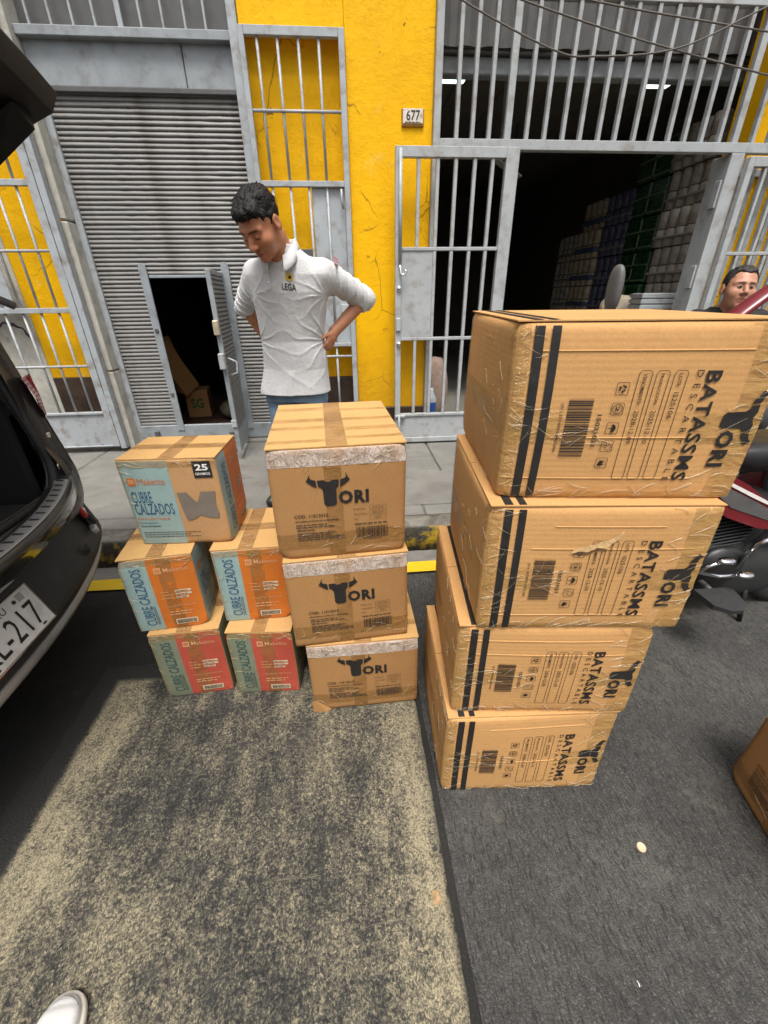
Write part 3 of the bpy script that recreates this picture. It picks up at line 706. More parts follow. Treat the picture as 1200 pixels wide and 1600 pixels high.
# stacked paper packs along the right wall
PK = {}
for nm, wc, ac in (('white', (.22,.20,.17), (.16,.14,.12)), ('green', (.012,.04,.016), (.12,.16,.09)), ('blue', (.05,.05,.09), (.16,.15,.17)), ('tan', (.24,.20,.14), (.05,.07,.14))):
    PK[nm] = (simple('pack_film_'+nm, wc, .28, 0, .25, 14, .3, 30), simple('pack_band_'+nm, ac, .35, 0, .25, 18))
def roll_pack(kind, nm):
    t = thing('paper_pack', '', 'pack', (0,0,0)); A, B = PK[kind]
    if kind in ('white', 'tan', 'blue'):
        mb = MB()
        for j in range(4):
            for k in range(2):
                mb.lathe([(.0,.002),(.048,.002),(.052,.008),(.052,.112),(.048,.118),(0,.118)], 10, (.053, -.1575+.105*j, .002+k*.12))
        rl = mb.build('rolls', A, t, True)
        part('band', B, t, -.0015, .40, -.208, .208, .052, .078 if kind != 'tan' else .10, b=.01)
        part('core', A, t, .055, .40, -.206, .206, .0, .238, b=.012)
    else:
        part('wrap', A, t, .003, .40, -.207, .207, .0, .238, b=.012)
        for k in (0, 1): 
            for j in (0, 1): part('print_panel', B, t, -.001, .02, -.19+.2*j, -.01+.2*j, .02+.115*k, .03+.115*k, b=.003)
            part('print_panel', B, t, -.0011, .02, -.008+.0*k, .008, .03+.11*k, .12+.11*k, b=.003)
    return t
def copy_tree(o, parent=None):
    c = o.copy(); COL.objects.link(c); c.parent = parent
    for ch in o.children: copy_tree(ch, c)
    return c
cols = ['white','green','blue','tan','white']
heights = [8, 8, 7, 7, 6]
labs = {'white': 'dim pack of white paper rolls stacked inside the shop', 'green': 'dim green paper pack in the tall stack inside the shop', 'blue': 'dim bluish paper pack in the tall stack inside the shop', 'tan': 'dim cream paper pack stacked deep inside the shop'}
proto = {}
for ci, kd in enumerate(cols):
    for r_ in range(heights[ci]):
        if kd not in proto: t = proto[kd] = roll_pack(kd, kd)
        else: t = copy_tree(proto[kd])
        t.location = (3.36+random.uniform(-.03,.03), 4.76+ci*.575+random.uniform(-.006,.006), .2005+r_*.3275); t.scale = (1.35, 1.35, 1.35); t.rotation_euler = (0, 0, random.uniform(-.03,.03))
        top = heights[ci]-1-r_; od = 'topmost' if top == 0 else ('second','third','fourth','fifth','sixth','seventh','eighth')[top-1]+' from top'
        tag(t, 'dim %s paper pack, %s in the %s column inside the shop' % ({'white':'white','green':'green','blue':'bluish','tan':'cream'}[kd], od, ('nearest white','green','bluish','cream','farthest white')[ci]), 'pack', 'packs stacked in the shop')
cr = thing('plastic_crate', 'grey slotted plastic crate standing inside the shop entrance', 'crate', (3.02, 4.32, .2005), R(-12))
for k in range(5): part('slat', M['steel'], cr, -.16, .16, -.15, -.135, .98+k*.048, 1.018+k*.048, b=.004); part('slat', M['steel'], cr, -.16, -.145, -.1345, .15, .98+k*.048, 1.018+k*.048, b=.004)
part('body', M['steel'], cr, -.1445, .16, -.1345, .15, .0, 1.215, b=.01)
def sack_obj(label, loc, sx, sy, sz, col):
    t = thing('sack', label, 'sack', loc)
    MB().grid(lambda u, v_: (math.cos(u*2*math.pi)*sx*math.sin(v_*math.pi)**.6*(1+.06*math.sin(u*19+v_*7)), math.sin(u*2*math.pi)*sy*math.sin(v_*math.pi)**.6*(1+.05*math.sin(u*13)), sz*(.5-.5*math.cos(v_*math.pi))), 22, 10).build('bag', simple('woven_sack', col, .8, 0, .25, 12, .6, 90), t, True)
    return t
tb = thing('goods_table', 'low dark table carrying sacks inside the shop entrance', 'table', (2.86, 4.8, .2005))
part('top', M['steel_dark'], tb, -.42, .36, -.22, .22, .87, .90)
for x in (-.38,.32):
    for y in (-.18,.18): part('leg', M['steel_dark'], tb, x-.02, x+.02, y-.02, y+.02, 0, .8695)
sack_obj('pale woven sack leaning on the crate inside the shop', (2.98, 4.8, 1.101), .20, .16, .30, (.42,.36,.27)); sack_obj('flat tan sack lying on the table inside the shop', (2.66, 4.75, 1.101), .2, .14, .14, (.40,.30,.17))
bt = thing('water_bottle', 'clear bottle with blue label seen between bars of the open gate leaf', 'bottle', (.86, 4.35, .2005))
MB().lathe([(0,0),(.05,.002),(.055,.02),(.055,.10),(.05,.11),(.055,.12),(.055,.24),(.05,.27),(.02,.33),(.018,.36),(0,.36)], 16).build('body', simple('clear_plastic', (.55,.58,.60), .15), bt, True)
MB().lathe([(.056,.12),(.0565,.125),(.0565,.215),(.056,.22)], 16).build('label_band', simple('blue_label', (.03,.10,.36), .4), bt, True)
sack_obj('pinkish sack standing in the shop behind the gate leaf', (.96, 4.75, .2005), .16, .14, .62, (.42,.30,.24))
# ================================================================== CARTONS
class Carton:
    def __init__(s, name, label, loc, yaw, w, d, h, mat, seed, cat='carton', group=None, bulge=.006, lid=.004, r=.007, wob=.0025, lidmat='kraft_top'):
        s.w, s.d, s.h = w, d, h; s.H = h-lid; s.r = r; s.b = bulge; s.wob = wob
        rg = np.random.default_rng(seed); s.k = rg.uniform(5, 11, (4, 3)); s.p = rg.uniform(0, 6.28, (4, 3)); s.rg = random.Random(seed)
        s.t = thing(name, label, cat, loc, yaw, group)
        s.dents = [(Vector((rg.choice([0, w]), rg.choice([0, d]), rg.choice([0, s.H]))), rg.uniform(.025, .06), rg.uniform(.004, .013)) for _ in range(6)]
        mb = MB(); n = 26
        for face, (U, V) in dict(front=(w, s.H), back=(w, s.H), left=(d, s.H), right=(d, s.H), top=(w, d), bottom=(w, d)).items():
            mb.grid(lambda a, b, face=face, U=U, V=V: s.P(face, a*U, b*V, 0.0), n, n)
        o = mb.build('body', mat, s.t, True); s.body = o
        import bmesh
        bm = bmesh.new(); bm.from_mesh(o.data); bmesh.ops.remove_doubles(bm, verts=bm.verts, dist=1e-5); bmesh.ops.recalc_face_normals(bm, faces=bm.faces); bm.to_mesh(o.data); bm.free()
        if lid:                                       # two closing flaps meeting in the middle
            for (a0, a1, tl) in ((.001, d/2-.0018, 1), (d/2+.0018, d-.001, -1)):
                mf = MB(); t_ = lid-.0004
                def top(u, v_, a0=a0, a1=a1): return (.001+u*(w-.002), a0+(a1-a0)*v_, s.H+t_)
                mf.grid(top, 14, 8); mf.grid(lambda u, v_: (.001+u*(w-.002), a0+(a1-a0)*v_, s.H+.0002), 1, 1)
                for (p, q) in (((.001, a0), (w-.001, a0)), ((w-.001, a0), (w-.001, a1)), ((w-.001, a1), (.001, a1)), ((.001, a1), (.001, a0))):
                    mf.add([(p[0], p[1], s.H+.0002), (q[0], q[1], s.H+.0002), (q[0], q[1], s.H+t_), (p[0], p[1], s.H+t_)], [(0,1,2,3)])
                mf.build('flap', M[lidmat], s.t)
    def P(s, face, u, v, off=0.0):
        w, d, H = s.w, s.d, s.H
        p, n, bu = {'front': ((u, 0, v), (0,-1,0), (u/w, v/H)), 'back': ((u, d, v), (0,1,0), (u/w, v/H)), 'left': ((0, u, v), (-1,0,0), (u/d, v/H)),
                    'right': ((w, u, v), (1,0,0), (u/d, v/H)), 'top': ((u, v, H), (0,0,1), (u/w, v/d)), 'bottom': ((u, v, 0), (0,0,-1), (u/w, v/d))}[face]
        p = Vector(p); n = Vector(n); r = s.r
        q = Vector((min(max(p.x, r), w-r), min(max(p.y, r), d-r), min(max(p.z, r), H-r)))
        e = p-q; L = e.length
        if L > 1e-9: p = q + e*(r/L) if L > r else p
        amt = 0.0
        if face not in ('top', 'bottom'):
            amt = s.b*max(0, math.sin(math.pi*min(max(bu[0], 0), 1)))**.7*max(0, math.sin(math.pi*min(max(bu[1], 0), 1)))**.6
        p = p + n*(amt+off)
        a = s.wob; x0 = Vector((0,0,0))
        for i in range(4): x0 += Vector((math.sin(s.k[i,0]*p.y+s.p[i,0]+s.k[i,1]*p.z), math.sin(s.k[i,1]*p.z+s.p[i,1]+s.k[i,2]*p.x), 0))*(a/4)
        ez = min(p.z, H-p.z)
        p = p + x0
        for c, rad, dep in s.dents:
            dd = (p-c).length
            if dd < rad: p = p + (Vector((w/2, d/2, H/2))-c).normalized()*dep*(1-dd/rad)**2
        p.z = min(max(p.z, 0.0), H+.0015+off)
        return p
    def Ptop(s, u, v, off): return Vector((u, v, s.h-.0002+off))
    def decal(s, name, face, items, mat, fn=None, off=.0026):
        V, F = items; fn = fn or (lambda a, b: (a, b))
        pts = []
        for a, b in V:
            u, v = fn(a, b); pts.append(s.Ptop(u, v, off) if face == 'lid' else s.P(face, u, v, off))
        return mesh_obj(name, pts, F, mat, s.t, False)
    def tape(s, face, u0, v0, u1, v1, mat='tape_brown', off=.0007, n=18):
        rg = s.rg; ph = rg.random()*9
        V, F = grid2(u0, v0, u1, v1, n, n)
        pts = []
        for a, b in V:
            wv = .0004*math.sin(a*90+ph)+.0004*math.sin(b*110+ph*2)
            pts.append(s.Ptop(a, b, off+.0004+wv) if face == 'lid' else s.P(face, a, b, off+.0004+wv))
        return mesh_obj('tape', pts, F, M[mat], s.t, True)

def crinkles(c, face, n, u0, u1, v0, v1, seed, mat='film', lmin=.015, lmax=.06):
    # folds in the clear wrap: thin raised slivers of film
    rg = random.Random(seed); V = []; F = []
    for k in range(n):
        u, v = rg.uniform(u0, u1), rg.uniform(v0, v1); a = rg.gauss(.15, .55) if rg.random() < .7 else rg.uniform(0, 3.1); L = rg.uniform(lmin, lmax); wd = rg.uniform(.0007, .0019); bend = rg.uniform(-.4, .4)
        m_ = 7; b0 = len(V)
        for q in range(m_):
            t_ = q/(m_-1)-.5; aa = a+bend*t_; cu, cv = u+math.cos(aa)*L*t_, v+math.sin(aa)*L*t_; ww = wd*math.sin(math.pi*(t_+.5))+.0001
            cu = min(max(cu, .001), u1+.02); cv = min(max(cv, .002), c.H-.002)
            for sg, of in ((-1, .0014), (0, .0034), (1, .0014)): V.append(c.P(face, cu-math.sin(aa)*ww*sg, cv+math.cos(aa)*ww*sg, of))
        for q in range(m_-1):
            for h_ in (0, 1): F.append((b0+q*3+h_, b0+q*3+h_+1, b0+q*3+h_+4, b0+q*3+h_+3))
    return tag(mesh_obj('wrap_folds', V, F, M[mat], c.t, True), kind='stuff')
# ---- tall stack of four big printed cartons
down = lambda u0, v0: (lambda a, b: (u0+b, v0-a))          # lettering that reads downwards
def icons(uc, vs_, sz=.0235):
    out = []; h = sz/2
    for k, v in enumerate(vs_):
        u = uc[k]; out.append(ring2(u-h, v-h, u+h, v+h, .0010, .003))
        if k == 0:
            for j in range(3):
                a = R(90+120*j); c, s_ = math.cos(a), math.sin(a)
                T = [(-.0045,.0075),(.002,.0075),(.002,.0100),(.0065,.0055),(.002,.0015),(.002,.0040),(-.0045,.0040)]
                out.append(([(u+(x*c-y*s_)*.85, v+(x*s_+y*c)*.85) for x, y in T], [tuple(range(len(T)))]))
        elif k == 1:
            V, F = disc2(u, v, .0095, 20); V2, _ = disc2(u, v, .0083, 20); out.append((V+V2, [(i, (i+1) % 20, 20+(i+1) % 20, 20+i) for i in range(20)]))
            tv, tf = fit_text('2', -.0055, -.0035, .011, .007, .02); out.append(([(u+b, v-a) for a, b in tv], tf))
        elif k == 2:
            P = [(u-.001+.008*math.sin(a_), v+.0085*math.cos(a_)) for a_ in [math.pi*i/10 for i in range(11)]]; out.append((P, [tuple(range(11))])); out.append(rect2(u-.009, v-.0007, u-.001, v+.0007))
        elif k == 3:
            for j in range(8):
                a = math.pi*2*j/8; c, s_ = math.cos(a), math.sin(a); out.append(([(u+.003+c*.004-s_*.0006, v-.002+s_*.004+c*.0006), (u+.003+c*.008-s_*.0006, v-.002+s_*.008+c*.0006), (u+.003+c*.008+s_*.0006, v-.002+s_*.008-c*.0006), (u+.003+c*.004+s_*.0006, v-.002+s_*.004-c*.0006)], [(0,1,2,3)]))
            out.append(ring2(u-.008, v+.002, u-.001, v+.009, .0008, .002))
        else:
            P = [(u-.008,v-.004),(u-.002,v-.006),(u+.008,v-.002),(u+.001,v-.001),(u+.008,v+.002),(u+.001,v+.0015),(u+.006,v+.005),(u-.004,v+.006)]; out.append((P, [tuple(range(8))]))
    return join2(*out)
LOGO = bull_logo()
def big_carton(i, label, x, y, z, yaw, w, d, h):
    c = Carton('carton', label, (x, y, z), R(yaw), w, d, h, M['kraftB'], 40+i, group='tall stack of printed cartons', bulge=.007 if i else .004, wob=.004, r=.009, lid=.003, lidmat='kraftB')
    sx = w/.496; sz = h/.352
    sc = lambda it: ([(a*sx, b*sz) for a, b in it[0]], it[1])
    v0 = .0 if i else .0
    for (u0, u1) in ((.031,.049),(.062,.078)):
        c.decal('stripe', 'front', grid2(u0*sx, .006, u1*sx, c.H-.006, 2, 26), M['ink']); c.decal('stripe', 'lid', grid2(u0*sx, .004, u1*sx, d-.004, 1, 10), M['ink'], off=.0008)
    c.decal('barcode', 'front', sc(barcode2(.112, .098, .159, .215, False, 3)), M['ink'])
    c.decal('lettering', 'front', sc((lambda V, F: ([(.0965+b, .206-a) for a, b in V], F))(*fit_text('(01) 10749553401686', 0, 0, .098, .0075))), M['ink'])
    c.decal('lettering', 'front', sc((lambda V, F: ([(.171+b, .184-a) for a, b in V], F))(*fit_text('15021021', 0, 0, .064, .0085, .015))), M['ink'])
    c.decal('care_symbols', 'front', sc(icons((.207,.206,.205,.204,.202), (.233,.195,.157,.120,.084))), M['ink'])
    rows = ((.231,.256,'VENCIMIENTO:','2028-12-09'), (.263,.288,'PRODUCCIÓN:','2025-12-10'), (.296,.321,'LOTE:','IS25106'))
    for (u0, u1, a, b) in rows:
        c.decal('print_frame', 'front', sc(ring2(u0, .047, u1, .266, .0011, .007)), M['ink'])
        la = .058 if len(a) > 6 else .024
        V, F = join2((lambda V, F: ([(u0+.0085+b_, .260-a_) for a_, b_ in V], F))(*fit_text(a, 0, 0, la, .0068, .012)), (lambda V, F: ([(u0+.0075+b_, .260-la-.010-a_) for a_, b_ in V], F))(*fit_text(b, 0, 0, .066 if len(b) > 8 else .05, .0092)))
        c.decal('lettering', 'front', sc((V, F)), M['ink'])
    c.decal('lettering', 'front', sc((lambda V, F: ([(.336+b, .266-a) for a, b in V], F))(*fit_text('DESCARTABLE', 0, 0, .222, .0125, 0, 1.9))), M['ink'])
    c.decal('lettering', 'front', sc((lambda V, F: ([(.3545+b, .265-a) for a, b in V], F))(*fit_text('BATASSMS', 0, 0, .220, .0285, .022, 1.10))), M['ink'])
    c.decal('bull_logo', 'front', sc((lambda V, F: ([(.4135+(b-.18)*.78, .3168-.86*a) for a, b in V], F))(*LOGO)), M['ink'])
    # clear amber tape over both ends and once round the middle
    c.tape('front', .001, .003, .026, c.H-.003, 'tape_gold'); c.tape('front', .432*sx, .003, w-.001, c.H-.003, 'tape_gold')
    c.tape('left', .002, c.H*.38, d-.002, c.H*.56, 'tape_gold'); c.tape('front', .0005, c.H*.36, .11, c.H*.55, 'tape_gold', .0011)
    c.tape('front', .36*sx, c.H*.36, w-.001, c.H*.53, 'tape_gold', .0012); c.tape('right', .002, c.H*.36, d-.002, c.H*.55, 'tape_gold')
    c.tape('left', .001, .003, .03, c.H-.003, 'tape_gold'); c.tape('left', d-.03, .003, d-.001, c.H-.003, 'tape_gold', .0008)
    c.tape('front', .02, .0015, w-.03, .014, 'tape_gold', .0013)
    crinkles(c, 'front', 18, .0, .05, .0, c.H, 11*i+1); crinkles(c, 'front', 22, .40*sx, w-.004, .0, c.H, 11*i+2); crinkles(c, 'front', 18, .02, w-.03, .004, .03, 11*i+3); crinkles(c, 'front', 14, .02, w*.4, c.H*.36, c.H*.56, 11*i+4); crinkles(c, 'left', 16, .01, d*.5, .0, c.H, 11*i+5)
    # pressed fold lines: shallow ridges across the board
    rr = random.Random(i)
    for k in range(2 if i < 2 else 3):
        v = rr.uniform(.03, c.H-.03) if k else c.H*.86; L0 = rr.uniform(0, .15); L1 = w-rr.uniform(0, .12)
        V, F = grid2(L0, v-.0016, L1, v+.0016, 30, 2); pts = []
        for q, (a, b) in enumerate(V): pts.append(c.P('front', a, b, .0021 if abs(b-v) < 1e-6 else .0000))
        mesh_obj('crease', pts, F, M['kraftB'], c.t, True)
    return c
Z = .0045
big = [(0,'lowest of the four large cartons stacked at right, standing on the road', .232,.736,0,-2.8,.496,.480,.360), (1,'second carton from the bottom in the tall stack at right', .246,.759,.360,-5.6,.493,.509,.322),
       (2,'torn carton second from the top in the tall stack at right', .285,.749,.682,-5.5,.494,.505,.340), (3,'topmost large carton of the tall stack at right, nearest the lens', .307,.786,1.022,-6.6,.496,.513,.352)]
BIG = [big_carton(i, lab, x, y, z+Z+.0005*(i > 0), a, w_, d_, h_) for i, lab, x, y, z, a, w_, d_, h_ in big]
# torn strip in the third one: a lifted pale sliver of board with a painted shadow below it
c = BIG[2]; rr = random.Random(3)
tp = [(.185,.222),(.205,.230),(.222,.228),(.243,.240),(.262,.236),(.270,.249),(.286,.262),(.292,.285),(.279,.272),(.268,.262),(.250,.258),(.240,.250),(.222,.246),(.205,.240),(.190,.232)]
c.decal('tear', 'front', (tp, [tuple(range(len(tp)))]), simple('torn_board', (.58,.37,.17), .6, 0, .35, 60, .6, 90), off=.0031)
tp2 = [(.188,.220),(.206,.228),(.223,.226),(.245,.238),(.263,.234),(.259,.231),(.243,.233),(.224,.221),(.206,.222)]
c.decal('tear_shadow', 'front', (tp2, [tuple(range(len(tp2)))]), simple('painted_tear_shadow', (.12,.065,.025), .9, 0, .3, 60), off=.0026)  # dark sliver: the shadow under the lifted strip, painted on

# ---- bull-logo cartons
def tori_carton(i, label, x, y, z, yaw, w, d, h, group='stack of bull-logo cartons'):
    c = Carton('carton', label, (x, y, z), R(yaw), w, d, h, M['kraftT'], 70+i, group=group, bulge=.005, wob=.003, r=.006)
    c.decal('bull_logo', 'front', LOGO, M['ink'], off=.0026)
    c.decal('lettering', 'front', fit_text('COD. 11013015', .060, .143, .098, .0115, .012), M['ink'], off=.0026)
    c.decal('lettering', 'front', fit_text('RECOMENDACIONES DEL ALMACENAJE', .062, .1285, .125, .0058, .03), M['ink'], off=.0026)
    c.decal('small_print', 'front', lines2(.062, .1175, .190, 2, .008, .0036, 2), M['inkgrey'], off=.0026)
    c.decal('lettering', 'front', fit_text('IMPORTANTE:', .064, .0985, .052, .0058, .03), M['ink'], off=.0026)
    c.decal('small_print', 'front', lines2(.064, .0885, .205, 4, .0075, .0036, 5), M['inkgrey'], off=.0026)
    c.decal('lettering', 'front', join2(fit_text('Producción:', .234, .158, .036, .0062), fit_text('Vencimiento:', .234, .1415, .040, .0062), fit_text('Lote:', .234, .125, .014, .0062)), M['inkgrey'], off=.0026)
    c.decal('print_frame', 'front', join2(*[ring2(.282, v-.0065, .333, v+.0065, .0007, .002) for v in (.164,.147,.130)]), M['inkgrey'], off=.0026)
    c.decal('lettering', 'front', join2(fit_text('2024-10-26', .290, .161, .033, .0052), fit_text('2034-10-25', .290, .144, .033, .0052), fit_text('102401', .297, .127, .020, .0052)), M['inkgrey'], off=.0026)
    c.decal('small_print', 'front', lines2(.236, .108, .335, 1, .01, .004, 8, .02), M['inkgrey'], off=.0026)
    c.decal('barcode', 'front', barcode2(.240, .060, .338, .099, True, 5), M['ink'], off=.0026)
    c.decal('lettering', 'front', fit_text('7750243008152', .262, .053, .055, .005), M['ink'], off=.0026)
    H = c.H
    c.tape('front', .001, H-.052, w-.001, H-.0005, 'tape_white'); c.tape('left', .001, H-.052, d-.001, H-.001, 'tape_white'); c.tape('right', .001, H-.052, d-.001, H-.001, 'tape_white')
    crinkles(c, 'front', 34, .01, w-.02, H-.050, H-.006, 5*i+1); crinkles(c, 'front', 9, .02, w-.02, .02, .09, 5*i+2)
    c.tape('front', .155, .002, .205, H-.053, 'tape_brown', .0003); c.tape('front', .001, .036, w-.001, .090, 'tape_brown', .0006); c.tape('right', .001, .036, d-.001, .090, 'tape_brown', .0006)
    c.tape('lid', w*.5-.03, .001, w*.5+.03, d-.001, 'tape_brown', .0006)
    rr = random.Random(i*3+1)
    for k, y0 in enumerate((.05, .17, .29, .41)):
        for sd_ in (0, 1):
            yy = y0+rr.uniform(-.03,.03); c.tape('lid', (.002 if sd_ == 0 else w*.5+.031), yy, (w*.5-.031 if sd_ == 0 else w-.002), yy+rr.uniform(.022,.05), 'tape_thin', .0003)
    return c
tz = [( 'lowest bull-logo carton of the middle stack, bulging at its bottom', -.194,1.064,0,1.27,.399,.522,.337), ('middle bull-logo carton of the three stacked in the centre', -.230,1.063,.337,4.11,.395,.522,.353), ('topmost bull-logo carton of the middle stack, right before the man', -.237,1.078,.690,3.65,.393,.518,.358)]
TORI = [tori_carton(i, lab, x, y, z+.0085+.0005*i, a, w_, d_, h_) for i, (lab, x, y, z, a, w_, d_, h_) in enumerate(tz)]
tori_carton(9, 'single bull-logo carton cut off by the right edge of the road', 1.195, .708, .0045, -102.4, .395, .52, .345, 'loose bull-logo carton')
# a lifted corner of loose board under the lowest one
MB().add([(0,-.004,0),(.05,-.012,.002),(.07,-.006,.010),(.012,-.002,.06),(-.004,-.001,.05)], [(0,1,2,3,4)]).build('torn_flap', M['kraftT'], TORI[0].t)

# ---- shoe-cover cartons
def mk_logo(u, v, s=1.0):
    out = []; V = [(u, v), (u+.024*s, v), (u+.024*s, v+.026*s), (u, v+.026*s)]
    return V, [(0,1,2,3)]
def m_glyph(u, v, s):       # three little uprights with rounded tops: the mark inside the logo square
    return join2(*[rect2(u+.004*s+k*.006*s, v+.006*s, u+.0075*s+k*.006*s, v+.020*s) for k in range(3)], rect2(u+.004*s, v+.0185*s, u+.0195*s, v+.0205*s))
def end_print(c, face, W, H, band, fieldm, ink, flip=False):
    tw = .375*W
    c.decal('colour_band', face, grid2(.001, .002, tw, H-.002, 5, 16), M[band], off=.0010); c.decal('colour_field', face, grid2(tw, .002, W-.001, H-.002, 8, 16), M[fieldm], off=.0010)
    V, F = fit_text('CUBRE CALZADOS', 0, 0, H*.80, W*.145, .004); c.decal('lettering', face, ([(tw*.38+W*.145-b, H*.09+a) for a, b in V], F), M[ink], off=.0026)
    V, F = lines2(0, 0, H*.30, 2, .005, .0022, 4); c.decal('small_print', face, ([(tw*.82-b, H*.09+a) for a, b in V], F), M['inkgrey'], off=.0026)
    u0 = tw+.020; c.decal('logo_square', face, mk_logo(u0, H*.80, .95), M['paleink'], off=.0026); c.decal('logo_mark', face, m_glyph(u0, H*.80, .95), M[fieldm], off=.0031)
    c.decal('lettering', face, fit_text('Maketto', u0+.03, H*.815, W*.33, .017, .004), M['paleink'], off=.0026)
    c.decal('paper_label', face, join2(rect2(W*.66, H*.535, W*.88, H*.565), rect2(W*.66, H*.49, W*.88, H*.52), rect2(W*.66, H*.445, W*.83, H*.472)), M['label'], off=.0026)
    c.decal('small_print', face, join2(lines2(W*.67, H*.544, W*.86, 3, H*.045, .003, 5), ), M['inkgrey'], off=.0031)
    c.decal('small_print', face, lines2(W*.46, H*.545, W*.62, 3, H*.045, .0028, 6), M['paleink'], off=.0026)
    c.decal('lettering', face, fit_text('TALLA ESTÁNDAR', tw+.02, H*.33, W*.45, .0085), M['paleink'], off=.0026); c.decal('small_print', face, lines2(tw+.03, H*.25, W*.9, 2, .012, .005, 9), M['paleink'], off=.0026)
    c.decal('paper_label', face, rect2(W*.55, H*.065, W*.86, H*.145), M['label'], off=.0026); c.decal('barcode', face, barcode2(W*.57, H*.075, W*.84, H*.13, True, 7), M['ink'], off=.0031)
    if face == 'front': c.tape(face, tw+W*.13, .002, tw+W*.33, H-.002, 'tape_brown', .0012)
def side_print(c, face, W, H, band, fieldm, ink):
    tw = W*.51
    c.decal('colour_band', face, grid2(.001, .002, tw, H-.002, 8, 16), M[band], off=.0010)
    c.decal('logo_square', face, mk_logo(.020, H*.725, 1.05), M[fieldm], off=.0026); c.decal('logo_mark', face, m_glyph(.020, H*.725, 1.05), M['paleink'], off=.0031)
    c.decal('lettering', face, fit_text('Maketto', .052, H*.735, .088, .022, .0), M['paleink'] if band == 'green' else M['orange'], off=.0026)
    c.decal('lettering', face, fit_text('CUBRE', .018, H*.525, .066, .042, .004), M[ink], off=.0026); c.decal('lettering', face, fit_text('CALZADOS', .016, H*.385, .130, .042, .004), M[ink], off=.0026)
    c.decal('lettering', face, fit_text('DESCARTABLE', .016, H*.318, .108, .008, .006), M['orange'], off=.0026); c.decal('lettering', face, fit_text('COLOR: BLANCO', .017, H*.272, .062, .0065, .004), M[ink], off=.0026)
    c.decal('lettering', face, fit_text('TALLA ESTÁNDAR', .017, H*.230, .068, .0075, .02), M['ink'], off=.0026)
    c.decal('small_print', face, lines2(.020, H*.155, .245, 3, .009, .0028, 11), M['inkgrey'], off=.0026)
    c.decal('badge', face, rect2(W*.76, H*.795, W*.945, H*.975), M['ink'], off=.0026)
    c.decal('lettering', face, join2(fit_text('25', W*.785, H*.875, W*.13, .022, .03), fit_text('GRAMOS', W*.775, H*.825, W*.15, .009, .01)), M['whiteink'], off=.0031)
    sil = [(.168,.203),(.185,.202),(.200,.204),(.210,.187),(.222,.170),(.228,.165),(.236,.180),(.246,.204),(.270,.203),(.293,.204),(.290,.182),(.286,.150),(.292,.118),(.286,.102),(.262,.104),(.240,.112),(.228,.118),(.216,.108),(.195,.098),(.180,.098),(.174,.140)]
    c.decal('picture', face, ([(a*W/.314, b*H/.318) for a, b in sil], [tuple(range(len(sil)))]), M['photoink'], off=.0026)
def shoe_carton(i, label, x, y, z, yaw, w, d, h, band, fieldm, ink, long_front=False):
    c = Carton('carton', label, (x, y, z), R(yaw), w, d, h, M['kraftM'], 90+i, group='shoe-cover cartons', bulge=.004, wob=.0028, r=.006)
    H = c.H
    if long_front:
        side_print(c, 'front', w, H, band, fieldm, ink); end_print(c, 'right', d, H, band, fieldm, ink)
    else:
        end_print(c, 'front', w, H, band, fieldm, ink); side_print(c, 'right', d, H, band, fieldm, ink)
    crinkles(c, 'front', 12, .005, w-.01, H-.03, H-.004, 7*i+1); crinkles(c, 'front', 8, .0, .03, .01, H-.01, 7*i+2)
    c.tape('lid', w*.5-.026, .001, w*.5+.026, d-.001, 'tape_brown', .0006); c.tape('lid', .001, d*.5-.024, w-.001, d*.5+.024, 'tape_brown', .0012)
    c.tape('front', .001, H-.026, w-.001, H-.001, 'tape_thin', .0012); c.tape('front', .0005, .002, .010, H-.002, 'tape_thin', .0012)
    return c
mz = [('red and green shoe-cover carton at bottom left, beside the car', -.777,1.182,0,3.05,.252,.308,.327,'green','redink','greenink',False), ('red and green shoe-cover carton at bottom, next to the bull-logo stack', -.503,1.178,0,-3.42,.246,.308,.319,'green','redink','greenink',False),
      ('orange and teal shoe-cover carton in the middle row at left', -.804,1.202,.327,6.1,.241,.308,.314,'teal','orange','blueink',False), ('orange and teal shoe-cover carton in the middle row touching the bull-logo stack', -.509,1.239,.319,.66,.245,.308,.321,'teal','orange','blueink',False),
      ('topmost shoe-cover carton showing 25 gramos badge and blue lettering', -.754,1.299,.641,-1.89,.314,.240,.318,'teal','orange','blueink',True)]
for i, (lab, x, y, z, a, w_, d_, h_, bd, fd, ik, lf) in enumerate(mz): shoe_carton(i, lab, x, y, z+.0085+.0006*(z > 0)+.0006*(z > .5), a, w_, d_, h_, bd, fd, ik, lf)
# ================================================================== BLACK CAR WITH ITS TAILGATE UP (rear towards +X)
PAINT = simple('black_car_paint', (.010,.010,.011), .20, 0, .2, 3, coat=1.0)
TRIM = simple('grey_bumper_plastic', (.030,.030,.031), .55, 0, .18, 6, .25, 160, dirt=(.06,.055,.045), dsc=5, damt=.6)
DUSTY = simple('dusty_black_paint', (.030,.029,.027), .35, 0, .25, 5, coat=.5, dirt=(.075,.07,.058), dsc=4, damt=.6)
SILVER = simple('silver_trim', (.50,.49,.47), .35, .6, .08, 9)
LAMPRED = simple('red_lamp_lens', (.36,.025,.03), .15, 0, .15, 30, coat=.6)
CLOTH = simple('dark_boot_carpet', (.014,.013,.013), .95, 0, .3, 30)
CX, CYc = -1.0, 1.0
car = thing('parked_car', 'black car at left edge with its tailgate raised and boot open', 'car', (CX, CYc, 0))
def plan(y): return -.14*(min(abs(y), .86)/.78)**2.3
